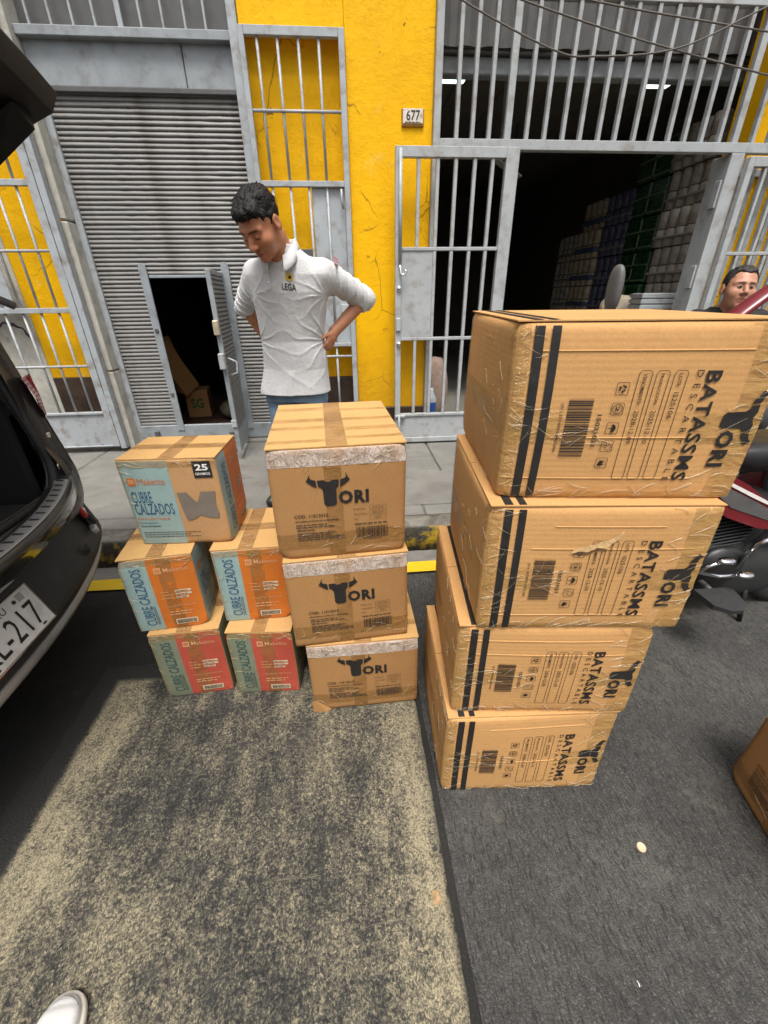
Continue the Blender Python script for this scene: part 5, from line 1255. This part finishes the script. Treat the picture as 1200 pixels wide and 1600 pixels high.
def head_sdf(q, broad=1.0, closed=True):
    d = ell(q, (0,-.014,.036), (.077*broad,.097,.085))
    d = smin(d, ell(q, (0,.022,-.022), (.064*broad,.070,.086)), .03)
    d = smin(d, ell(q, (0,.038,-.074), (.047*broad,.044,.040)), .03)
    d = smin(d, ell(q, (0,.076,-.100), (.021,.016,.016)), .022)
    ax = np.abs(q[:, 0]); m_ = np.stack([ax, q[:, 1], q[:, 2]], 1)
    d = smin(d, ell(m_, (.043*broad,.058,-.030), (.026,.026,.026)), .03)
    d = smin(d, cone(m_, (.006,.086,.024), (.046*broad,.070,.022), .011, .009), .018)
    d = smax(d, -ell(m_, (.031,.103,.003), (.019,.018,.013)), .016)
    d = smin(d, ell(m_, (.0305,.0755,.001), (.0165,.0145,.0115)), .004)
    d = smin(d, chain(q, [(0,.083,.016),(0,.098,-.006),(0,.113,-.029)], [.0085,.0095,.0125], .008), .010)
    d = smin(d, ell(m_, (.0125,.100,-.034), (.0095,.012,.0085)), .007)
    d = smin(d, ell(q, (0,.0885,-.0605), (.0235,.012,.0075)), .007); d = smin(d, ell(q, (0,.0865,-.0755), (.0205,.012,.0085)), .007)
    d = smax(d, -cone(m_, (0,.102,-.0678), (.024,.092,-.0690), .0022, .0016), .003)
    e = q-np.array([0,0,0]); 
    ear = ell(m_, (.081*broad,-.012,-.004), (.0085,.021,.034)); ear = smax(ear, -ell(m_, (.091*broad,-.008,.002), (.008,.012,.020)), .005)
    return smin(d, ear, .006)
def head_tint(q, closed=True):
    n = len(q); T_ = np.ones((n, 4)); ax = np.abs(q[:, 0])
    def blend(mask, col):
        for i in range(3): T_[:, i] *= 1+(col[i]-1)*mask
    g = lambda c, r: np.exp(-(((ax-c[0])/r[0])**2+((q[:, 1]-c[1])/r[1])**2+((q[:, 2]-c[2])/r[2])**2))
    blend(np.clip(1.3*g((0,.096,-.0605),(.021,.02,.006)), 0, 1), (.78,.55,.55)); blend(np.clip(1.3*g((0,.094,-.0755),(.019,.02,.007)), 0, 1), (.85,.60,.60))
    blend(np.clip(1.5*g((0,.096,-.0682),(.022,.02,.0022)), 0, 1), (.35,.22,.22))
    if closed: blend(np.clip(1.2*g((.031,.085,-.0075),(.015,.02,.0028)), 0, 1), (.16,.12,.12))
    blend(.35*g((.031,.085,-.016),(.016,.02,.006)), (.7,.6,.6))
    blend(np.clip(1.4*np.exp(-(((ax-.031)/.021)**4+((q[:, 2]-.0235+.10*(ax-.031)**2*8)/.0048)**2))*(q[:, 1] > .045), 0, 1), (.14,.11,.10))
    blend(.5*g((.012,.100,-.041),(.006,.012,.004)), (.35,.25,.25)); blend(.25*g((.045,.065,-.03),(.02,.02,.02)), (1.0,.80,.75))
    if not closed:
        blend(np.clip(1.4*g((.031,.088,.0010),(.012,.02,.0042)), 0, 1), (.07,.05,.045)); blend(.45*g((.03,.08,.008),(.02,.03,.010)), (.5,.42,.4)); blend(.35*g((.045,.07,-.045),(.006,.03,.02)), (.6,.5,.5))
    return T_
def hair_sdf(q, line, broad=1.0, thick=1.0, quiff=1.0, recede=0.0):
    d = ell(q, (0,-.016,.044), ((.077+.013*thick)*broad, .097+.013*thick, .085+.016*thick))
    if quiff: d = smin(d, ell(q, (.006,.046,.088), (.062,.046,.027)), .02); d = smin(d, ell(q, (0,-.03,.094), (.068,.07,.030)), .02)
    zm = np.interp(q[:, 1], line[0], line[1])
    zm = zm-.012*np.clip((np.abs(q[:, 0])-.055)/.02, 0, 1)*(np.abs(q[:, 1]-.015) < .03)
    if recede: zm = zm+recede*np.clip((np.abs(q[:, 0])-.012)/.03, 0, 1)*np.clip((q[:, 1]-.0)/.03, 0, 1)
    return smax(d, (zm-q[:, 2])*.85, .006)

# ------------------------------------------------ the man in the grey polo shirt
BASE = v3(-.33, 2.62, .1805)
man = thing('person', 'man in light grey polo shirt standing with hands on hips, looking down', 'person', tuple(BASE))
psi = R(14); Fb = np.array([-math.sin(psi), -math.cos(psi)]); Lb = np.array([math.cos(psi), -math.sin(psi)])
HS = 1.07; toL, toW, HB = head_frame((-.374, 2.360, 1.716), R(33), R(38), R(2), HS)
TAB = [(.88,-.322,2.625,.200,.138),(1.05,-.314,2.612,.188,.132),(1.20,-.305,2.592,.178,.122),(1.33,-.293,2.562,.190,.124),(1.44,-.286,2.532,.204,.124),(1.52,-.286,2.512,.196,.110),(1.58,-.290,2.498,.150,.090),(1.63,-.296,2.480,.085,.072),(1.66,-.300,2.470,.060,.060)]
ARM_L = [(-.110,2.495,1.532),(.112,2.668,1.405),(-.070,2.585,1.238)]; ARM_R = [(-.458,2.560,1.530),(-.572,2.705,1.372),(-.492,2.742,1.215)]
def hand(p, W, dirn, back, thumb, s=1.0, curl=1.0):
    """W wrist, dirn hand direction, back = normal of the back of the hand, thumb side direction"""
    W = np.asarray(W, float); a = np.asarray(dirn, float); a /= np.linalg.norm(a); n = np.asarray(back, float); n -= a*(n@a); n /= np.linalg.norm(n); t = np.cross(a, n); t *= 1 if t@np.asarray(thumb, float) > 0 else -1
    B = np.stack([t, n, a], 1); d = ell(p, W+a*.046*s, (.040*s,.016*s,.052*s), B); d = smin(d, cone(p, W-a*.01, W+a*.03, .026*s, .026*s), .012)
    for i, (sp, ln, rr) in enumerate(((.028,.070,.0088),(.0095,.078,.0092),(-.009,.073,.0088),(-.027,.058,.0078))):
        r0 = W+a*(.082-abs(i-1.2)*.004)*s+t*sp*s; k1 = r0+(a*.75-n*.55*curl)*ln*.42*s; k2 = k1+(a*.30-n*.90*curl)*ln*.32*s; k3 = k2+(a*.05-n*.95*curl)*ln*.26*s
        d = smin(d, chain(p, [r0-a*.02*s, r0, k1, k2, k3], [rr*1.05*s, rr*1.05*s, rr*s, rr*.92*s, rr*.78*s], .003), .0045)
    r0 = W+a*.022*s+t*.026*s; k1 = r0+(t*.75+a*.6-n*.15)*.036*s; k2 = k1+(t*.40+a*.85-n*.2)*.030*s
    return smin(d, chain(p, [r0, k1, k2], [.0125*s,.0105*s,.0082*s], .004), .008)
def man_skin(p):
    d = HS*head_sdf(toL(p), 1.07)
    d = smin(d, chain(p, [(-.300,2.490,1.56), toW((0,-.030,-.075)), toW((0,-.02,-.02))], [.066,.060,.060], .02), .022)
    d = smin(d, loft_sdf(p, [(z, a, b, c-.022, e-.022) for z, a, b, c, e in TAB], Lb, Fb), .03)
    for A_, r_ in ((ARM_L, (.046,.041,.030)), (ARM_R, (.046,.040,.029))): d = smin(d, chain(p, A_, r_, .02), .03)
    d = smin(d, hand(p, ARM_L[2], (-.42,-.22,-.87), (.75,-.60,-.20), (-.55,-.8,.2), 1.0, .75), .012)
    d = smin(d, hand(p, ARM_R[2], (.30,.10,-.95), (-.9,.2,-.2), (-.2,-.95,0), 1.0, .5), .012)
    for s_ in (1, -1):
        hx, hy = -.322+s_*.095*Lb[0], 2.622+s_*.095*Lb[1]; fx, fy = -.325+s_*.14, 2.665+(.0 if s_ > 0 else .02)
        d = smin(d, chain(p, [(hx, hy, .92), (hx+s_*.015, hy-.01, .62), (fx, fy, .26)], [.080,.055,.040], .03), .03)
    return d
SK = skin_mat('tan_skin', (.46,.195,.10))
V, Q = surface_nets(man_skin, (-.66,2.20,.24), (.20,2.86,1.90), .0036); V = relax(V, Q, 2, .45)
ql = toL(V); tint = head_tint(ql); far = (V[:, 2] < 1.56) | (np.abs(ql) > .16).any(1); tint[far] = 1
np_mesh('body', V, Q, SK, man, BASE, tint)
def ridge(t): return (1-np.abs(np.sin(t)))**3
def folds(p):     # drapery: thin creases pulled from the armpits, the hands on the hips and down to the hem
    x, y, z = p[:, 0], p[:, 1], p[:, 2]; f = np.zeros(len(p))
    for cx, cz, n_, ph, rad in ((-.10,1.425,5.5,.4,.15), (-.475,1.43,5.0,1.1,.14), (-.115,1.20,6.0,.2,.19), (-.50,1.20,5.0,.9,.16)):
        dx, dz = x-cx, z-cz; r_ = np.sqrt(dx*dx+dz*dz)+1e-6; an = np.arctan2(dz, dx)
        f -= .0042*ridge(an*n_+ph+6*r_+.5*np.sin(30*r_))*np.exp(-(r_/rad)**2)*np.clip(r_/.05, 0, 1)
    f -= .0034*ridge(9*x+1.3*np.sin(4.5*z+2*x)+.6)*np.clip((1.46-z)/.25, 0, 1)
    f -= .0030*ridge(13*(x*.75+z*.65)+1.1*np.sin(7*z))*np.clip(1-np.abs(z-1.02)/.14, 0, 1)
    f += .0035*np.sin(8*x+5*z+2*np.sin(6*z))
    return f
def man_shirt(p):
    d = loft_sdf(p, [(.905,-.322,2.625,.214,.150)]+TAB[1:-1]+[(1.645,-.298,2.476,.075,.070)], Lb, Fb)+folds(p)
    for A_, rr, cut in ((ARM_L, (.066,.060,.051), .20), (ARM_R, (.066,.056,.048), .16)):
        a, b, c = [np.array(t) for t in A_]; e = b+(c-b)*cut*1.0
        ab = (b-a)/np.linalg.norm(b-a); t = (p-a)@ab
        s_ = cone(p, a, b, rr[0], rr[1])-.0075*ridge(t*42+2.2*np.sin(p[:, 2]*17+p[:, 0]*13)+p[:, 1]*9)*np.clip(t/.10, 0, 1)-.004*ridge(t*23+p[:, 1]*31+p[:, 2]*12)
        cd = (c-b)/np.linalg.norm(c-b); fs = smax(cone(p, b, e, rr[1], rr[2]), ((p-e)@cd)-.004, .004); s_ = smin(s_, fs, .012)
        d = smin(d, s_, .045)
    return np.maximum(d, .905-p[:, 2])
FAB, tF, bF = nodes_mat('heather_grey_pique'); vF = coords(tF)
cF = ramp(tF, noise(tF, coords(tF, 'Object', (60,60,420)), 1.0, 3, .6), [(.3, (.50,.50,.50)), (.7, (.67,.67,.668))])
cF = mix(tF, .25, cF, ramp(tF, noise(tF, vF, 9, 5, .6), [(.3, (.48,.48,.48)), (.7, (.67,.67,.668))]))
tF.links.new(cF, bF.inputs['Base Color']); bF.inputs['Roughness'].default_value = .9; bF.inputs['Sheen Weight'].default_value = .2
bump(tF, bF, math_(tF, 'ADD', noise(tF, vF, 380, 2), math_(tF, 'MULTIPLY', noise(tF, vF, 26, 5, .6, .8), 2.2)), .35, .006)
V, Q = surface_nets(man_shirt, (-.68,2.34,.87), (.22,2.86,1.70), .0036); V = relax(V, Q, 1, .3)
shirt = np_mesh('polo_shirt', V, Q, FAB, man, BASE); bv = BVHTree.FromPolygons([tuple(v_) for v_ in V], [tuple(int(i) for i in q) for q in Q])
def on_shirt(x, z, off=.0022):       # drop a print or button onto the chest along the facing direction
    d_ = Vector((-Fb[0], -Fb[1], 0)); o_ = Vector((x, 2.2, z)); o_.x += (2.2-2.45)*0
    h = bv.ray_cast(o_, Vector((0, 1, 0)))
    return (h[0]+h[1]*off*(1 if h[1].y < 0 else -1)) if h[0] is not None else Vector((x, 2.42, z))
def shirt_print(name, items, mat, fn, off=.0024):
    V_, F_ = items; mesh_obj(name, [on_shirt(*fn(a, b), off)-Vector(BASE) for a, b in V_], F_, mat, shirt)
shirt_print('lettering', fit_text('LEGA', 0, 0, .072, .031, .02, 1.05), M['ink'], lambda a, b: (-.312+a*.98, 1.452+b-a*.10))
EMB = simple('yellow_emblem', (.75,.50,.06), .6)
em = [(0,-.016),(.016,-.012),(.022,.0),(.014,.006),(.018,.018),(.006,.014),(.0,.030),(-.007,.014),(-.017,.018),(-.013,.004),(-.020,-.004),(-.014,-.013)]
shirt_print('emblem', (em, [tuple(range(len(em)))]), EMB, lambda a, b: (-.272+a, 1.506+b)); shirt_print('emblem_detail', ([(a*.4, b*.4) for a, b in em], [tuple(range(len(em)))]), M['ink'], lambda a, b: (-.268+a, 1.506+b), .0032)
shirt_print('placket', grid2(-.013, 0, .013, .125, 2, 10), FAB, lambda a, b: (-.383+a+.05*b, 1.452+b), .0030)
for z in (1.485, 1.530):
    c_ = on_shirt(-.381+.05*(z-1.452), z, .0045)-Vector(BASE); MB().lathe([(0,-.002),(.0045,-.002),(.0055,0)], 12, tuple(c_), 'y').build('button', M['whiteink'], shirt, True)
o_ = Vector((.03, 2.2, 1.53))
for (dx, dz, w_) in ((0,.012,.022),(.003,.0,.026),(-.002,-.012,.022)):
    shirt_print('sleeve_print', grid2(-w_/2, -.003, w_/2, .003, 4, 2), simple('red_sleeve_print', (.55,.10,.12), .7), lambda a, b, dx=dx, dz=dz: (-.035+dx+a, 1.575+dz+b-a*.6), .003)
# turned-down collar
def collar():
    mb = MB(); n = 40; rows = []
    nc = np.array([-.303, 2.462]); 
    for k in range(n+1):
        a = R(22)+(2*math.pi-R(44))*k/n        # starts and ends at the open front
        ca, sa = math.cos(a), math.sin(a); front = max(0, math.cos(a))
        dirx = Fb*ca+Lb*sa
        def pt(rad, z, fr=0.0): xy = nc+dirx*rad*np.array([1.0, .95]); return (xy[0]-BASE[0], xy[1]-BASE[1], z-BASE[2])
        zt = 1.676-.085*front**1.1; sp = .028+.022*front**2
        rows.append([pt(.072+.012*front, zt-.045), pt(.070+.008*front, zt-.004), pt(.073+.010*front, zt+.001), pt(.077+.012*front, zt-.003), pt(.086+.018*front, zt-.026-.008*front), pt(.092+.030*front, zt-.044-.026*front), pt(.089+.028*front, zt-.046-.026*front), pt(.081+.015*front, zt-.026)])
    return mb.loft(rows, False, False)
collar().build('collar', FAB, shirt, True)
# jeans, belt line and shoes
def man_jeans(p):
    d = loft_sdf(p, [(.86,-.322,2.628,.180,.122),(1.00,-.318,2.62,.178,.122)], Lb, Fb)
    for s_ in (1, -1):
        hx, hy = -.322+s_*.092*Lb[0], 2.626+s_*.092*Lb[1]; fx, fy = -.325+s_*.14, 2.665+(.0 if s_ > 0 else .02)
        l_ = chain(p, [(hx, hy, .90), (hx+s_*.02, hy-.012, .62), (fx, fy, .255)], [.096,.076,.070], .03)
        l_ = l_+.004*np.sin(p[:, 2]*48+4*np.sin(p[:, 0]*30))*np.clip((.62-p[:, 2])/.2, 0, 1)+.0025*np.sin(p[:, 2]*30+p[:, 0]*40); d = smin(d, l_, .03)
    return np.maximum(d, .215-p[:, 2])
JEA, tJ, bJ = nodes_mat('faded_denim'); vJ = coords(tJ)
cJ = ramp(tJ, noise(tJ, vJ, 7, 5, .6), [(.3, (.11,.19,.29)), (.7, (.25,.37,.49))]); cJ = mix(tJ, ramp(tJ, noise(tJ, coords(tJ, 'Object', (300,300,90)), 1.0, 2), [(.4, .35), (.6, 0.0)]), cJ, (.08,.13,.20))
tJ.links.new(cJ, bJ.inputs['Base Color']); bJ.inputs['Roughness'].default_value = .9; bump(tJ, bJ, noise(tJ, vJ, 300, 2), .4, .004)
V, Q = surface_nets(man_jeans, (-.62,2.42,.19), (.02,2.86,1.02), .006); np_mesh('jeans', relax(V, Q, 1), Q, JEA, man, BASE)
for s_ in (1, -1):
    hx, hy = -.325+s_*.14, 2.665+(.0 if s_ > 0 else .02); tx, ty = (hx-.085, hy-.175) if s_ < 0 else (hx+.03, hy-.185)
    fn = lambda p: np.maximum(smin(chain(p, [(hx, hy+.03, .225), ((hx+tx)/2, (hy+ty)/2, .222), (tx, ty, .212)], [.046,.048,.036], .02), cone(p, (hx, hy, .23), (hx, hy, .29), .045, .04), .03), .181-p[:, 2])
    V, Q = surface_nets(fn, (min(hx, tx)-.1, ty-.1, .15), (max(hx, tx)+.1, hy+.14, .34), .006); np_mesh('shoe', relax(V, Q, 1), Q, simple('black_shoe', (.02,.02,.021), .5, 0, .2, 30), man, BASE)
# hair: a solid cap with tufts laid over it
HAIR = simple('black_hair', (.010,.0085,.0075), .55, 0, .4, 60, .5, 300, spec=.28)
LINE = ([-.13,-.08,-.04,-.005,.025,.045,.07,.13], [-.072,-.062,-.040,-.020,-.008,.050,.066,.070])
def hfn(p):
    q = toL(p); d = hair_sdf(q, LINE, 1.05, .45); x, y, z = q[:, 0], q[:, 1], q[:, 2]
    d = d+.0030*np.sin(95*x+40*y+3*np.sin(60*z))*np.sin(70*y-30*x+2*np.sin(50*x))+.002*np.sin(210*x+130*z)
    return HS*d
V, Q = surface_nets(hfn, tuple(np.array(toW((0,-.02,.04)))-.19), tuple(np.array(toW((0,-.02,.04)))+.19), .0034); V = relax(V, Q, 1, .4)
hair = np_mesh('hair', V, Q, HAIR, man, BASE); hb = BVHTree.FromPolygons([tuple(v_) for v_ in V], [tuple(int(i) for i in q) for q in Q])
def add_tufts(hair, hb, toL, toW, HB, base, n, seed, size=1.0, lo=.12, back=False):
    tu = MB(); rg = random.Random(seed)
    for k in range(n):
        a = rg.uniform(0, 2*math.pi); el = math.asin(rg.uniform(lo, 1.0)); d0 = Vector((math.cos(a)*math.cos(el), math.sin(a)*math.cos(el), math.sin(el)))
        o0 = Vector(toW((0,-.016,.044))); dirw = Vector(HB@np.array(d0)); h = hb.ray_cast(o0+dirw*.3, -dirw)
        if h[0] is None: continue
        P0, nn_ = h[0], h[1]; nn_ = nn_ if nn_.dot(dirw) > 0 else -nn_
        ql0 = toL(np.array([P0]))[0]; front = ql0[1] > .03; top = ql0[2] > .08
        fl = Vector(HB@np.array((rg.uniform(-.45,.45)+(.35 if front else .1), (-.9 if back else .9) if top else -.15, -.25 if top else -.95))); fl = (fl-nn_*fl.dot(nn_))
        if fl.length < 1e-3: continue
        fl.normalize(); sdv = nn_.cross(fl); L_ = rg.uniform(.024,.05)*size; cu = rg.uniform(-.7,.7); lift = rg.uniform(.0005,.0055)*size
        pts = [P0-nn_*.004+fl*(L_*t_-.3*L_)+sdv*cu*L_*t_*t_+nn_*(lift*math.sin(t_*math.pi)*2-.010*t_*t_) for t_ in (0,.25,.5,.75,1.0)]
        tu.tube([p-Vector(base) for p in pts], [.0010*size,.0021*size,.0023*size,.0017*size,.0004], 5)
    tag(tu.build('hair_tufts', hair.data.materials[0], hair, True), kind='stuff')
add_tufts(hair, hb, toL, toW, HB, BASE, 1500, 11, .8)

# ------------------------------------------------ the older man in black, seated at the right behind the motorcycle
B2 = v3(2.62, 2.92, .1805)
m2 = thing('person', 'older man in black jacket sitting at right edge behind the red motorcycle', 'person', tuple(B2))
S2 = 1.04; t2L, t2W, H2B = head_frame((2.56, 2.84, 1.432), R(20), R(-7), R(-4), S2)
P2 = psi2 = R(18); F2 = np.array([-math.sin(psi2), -math.cos(psi2)]); L2 = np.array([math.cos(psi2), -math.sin(psi2)])
TB2 = [(.66,2.66,2.97,.185,.15),(.95,2.65,2.96,.19,.15),(1.15,2.63,2.94,.205,.14),(1.25,2.62,2.93,.20,.12),(1.305,2.61,2.92,.13,.095),(1.345,2.60,2.91,.07,.07)]
sh2 = lambda s_: (2.62+s_*.185*L2[0], 2.93+s_*.185*L2[1], 1.235)
def skin2(p):
    d = S2*head_sdf(t2L(p), 1.06, False); d = smin(d, chain(p, [(2.60,2.915,1.26), t2W((0,-.02,-.07))], [.064,.062], .02), .025)
    d = smin(d, loft_sdf(p, [(z, a, b, c-.02, e-.02) for z, a, b, c, e in TB2], L2, F2), .03)
    for s_ in (1, -1):
        a = np.array(sh2(s_)); el_ = a+np.array([s_*.05, -.02, -.28]); wr = el_+np.array([-s_*.06-.05, -.22, -.06])
        d = smin(d, chain(p, [a, el_, wr], [.045,.040,.03], .02), .03); d = smin(d, hand(p, wr, (-.2,-.9,-.35), (0,-.2,1), (-s_,0,0), 1.0, .8), .012)
        hp = (2.66+s_*.10, 2.95, .66); kn = (2.60+s_*.13, 2.55, .66); ft = (2.60+s_*.14, 2.60, .26)
        d = smin(d, chain(p, [hp, kn, ft], [.085,.062,.042], .03), .03)
    return d
V, Q = surface_nets(skin2, (2.25,2.2,.22), (3.0,3.18,1.66), .0052); V = relax(V, Q, 1, .45)
ql = t2L(V); tint = head_tint(ql, False); tint[(np.abs(ql) > .16).any(1)] = 1
np_mesh('body', V, Q, skin_mat('weathered_skin', (.43,.205,.125)), m2, B2, tint)
def jacket2(p):
    d = loft_sdf(p, [(.64,2.66,2.97,.20,.165)]+TB2[1:-1]+[(1.325,2.607,2.918,.105,.085)], L2, F2)+.004*np.sin(28*p[:, 0]+20*p[:, 2]+3*np.sin(11*p[:, 2]))
    for s_ in (1, -1):
        a = np.array(sh2(s_)); el_ = a+np.array([s_*.05, -.02, -.28]); wr = el_+np.array([-s_*.06-.05, -.22, -.06])
        d = smin(d, chain(p, [a, el_, wr], [.080,.066,.050], .02)+.003*np.sin(p[:, 2]*60), .03)
    # open front showing the shirt
    u = (p[:, 0]-2.605)*L2[0]+(p[:, 1]-2.915)*L2[1]; f_ = (p[:, 0]-2.605)*F2[0]+(p[:, 1]-2.915)*F2[1]
    return smax(d, np.minimum((.030+.25*(p[:, 2]-1.21)-np.abs(u)), np.minimum(f_-.02, p[:, 2]-1.08)), .01)
V, Q = surface_nets(jacket2, (2.20,2.30,.60), (3.02,3.2,1.38), .0055); np_mesh('jacket', relax(V, Q, 1), Q, simple('black_jacket', (.012,.012,.012), .85, 0, .25, 20, .3, 200), m2, B2)
V, Q = surface_nets(lambda p: loft_sdf(p, [(.70,2.66,2.97,.18,.142)]+[(z, a, b, c-.006, e-.006) for z, a, b, c, e in TB2[1:-1]]+[(1.34,2.602,2.912,.080,.078)], L2, F2), (2.35,2.7,.66), (2.95,3.2,1.37), .007); np_mesh('tan_shirt', relax(V, Q, 1), Q, simple('tan_shirt_cloth', (.42,.26,.10), .9, 0, .15, 20), m2, B2)
def trousers2(p):
    d = None
    for s_ in (1, -1):
        l_ = chain(p, [(2.66+s_*.09, 2.97, .655), (2.60+s_*.13, 2.55, .655), (2.60+s_*.14, 2.60, .27)], [.105,.085,.070], .04); d = l_ if d is None else smin(d, l_, .03)
    return np.maximum(d, .22-p[:, 2])
V, Q = surface_nets(trousers2, (2.25,2.35,.19), (3.0,3.18,.82), .009); np_mesh('trousers', relax(V, Q, 1), Q, simple('dark_trousers', (.025,.026,.03), .9, 0, .2, 20), m2, B2)
for s_ in (1, -1):
    fx, fy = 2.60+s_*.14, 2.60
    V, Q = surface_nets(lambda p: np.maximum(smin(chain(p, [(fx, fy+.04, .225), (fx-.01, fy-.16, .212)], [.046,.038], .02), cone(p, (fx, fy, .23), (fx, fy, .27), .045, .045), .03), .181-p[:, 2]), (fx-.1, fy-.26, .15), (fx+.1, fy+.14, .33), .009); np_mesh('shoe', relax(V, Q, 1), Q, M['black'], m2, B2)
LINE2 = ([-.13,-.08,-.04,-.005,.025,.045,.062,.075,.13], [-.072,-.062,-.045,-.022,-.005,.060,.075,.082,.10])
V, Q = surface_nets(lambda p: S2*(hair_sdf(t2L(p), LINE2, 1.06, .45, 0, .030)+.0025*np.sin(t2L(p)[:, 0]*75+2)*np.clip(t2L(p)[:, 1]/.05, 0, 1)+.0015*np.sin(t2L(p)[:, 0]*190+t2L(p)[:, 1]*60)), tuple(np.array(t2W((0,-.02,.04)))-.18), tuple(np.array(t2W((0,-.02,.04)))+.18), .0045)
V = relax(V, Q, 1, .4); h2 = np_mesh('hair', V, Q, simple('greying_black_hair', (.028,.025,.023), .6, 0, .5, 50, .4, 200, spec=.3), m2, B2)
add_tufts(h2, BVHTree.FromPolygons([tuple(v_) for v_ in V], [tuple(int(i) for i in q) for q in Q]), t2L, t2W, H2B, B2, 420, 5, .75, .25, True)
for s_ in (1, -1):
    e0 = Vector(t2W((s_*.0305, .0787, .001)))-Vector(B2); e1 = Vector(t2W((s_*.0285, 0.0888, .0012)))-Vector(B2)
    MB().lathe([(0,-.0125*S2)]+[(.0125*S2*math.sin(math.pi*k/8), -.0125*S2*math.cos(math.pi*k/8)) for k in range(1, 8)]+[(0,.0125*S2)], 14, tuple(e0)).build('eye', simple('eye_white', (.16,.13,.115), .8, spec=.1), m2, True)
    MB().lathe([(0,-.0062)]+[(.0062*math.sin(math.pi*k/6), -.0062*math.cos(math.pi*k/6)) for k in range(1, 6)]+[(0,.0062)], 12, tuple(e1)).build('iris', simple('dark_iris', (.010,.008,.007), .7, spec=.1), m2, True)
st = thing('stool', 'plain dark stool under the older man at right', 'stool', (2.66, 2.97, .1805))
part('seat', M['black'], st, -.17, .17, -.16, .16, .355, .385, b=.01)
for sx in (-1, 1):
    for sy in (-1, 1): MB().tube([(sx*.12, sy*.11, .354), (sx*.16, sy*.15, 0)], .014, 8).build('leg', M['black'], st, True)
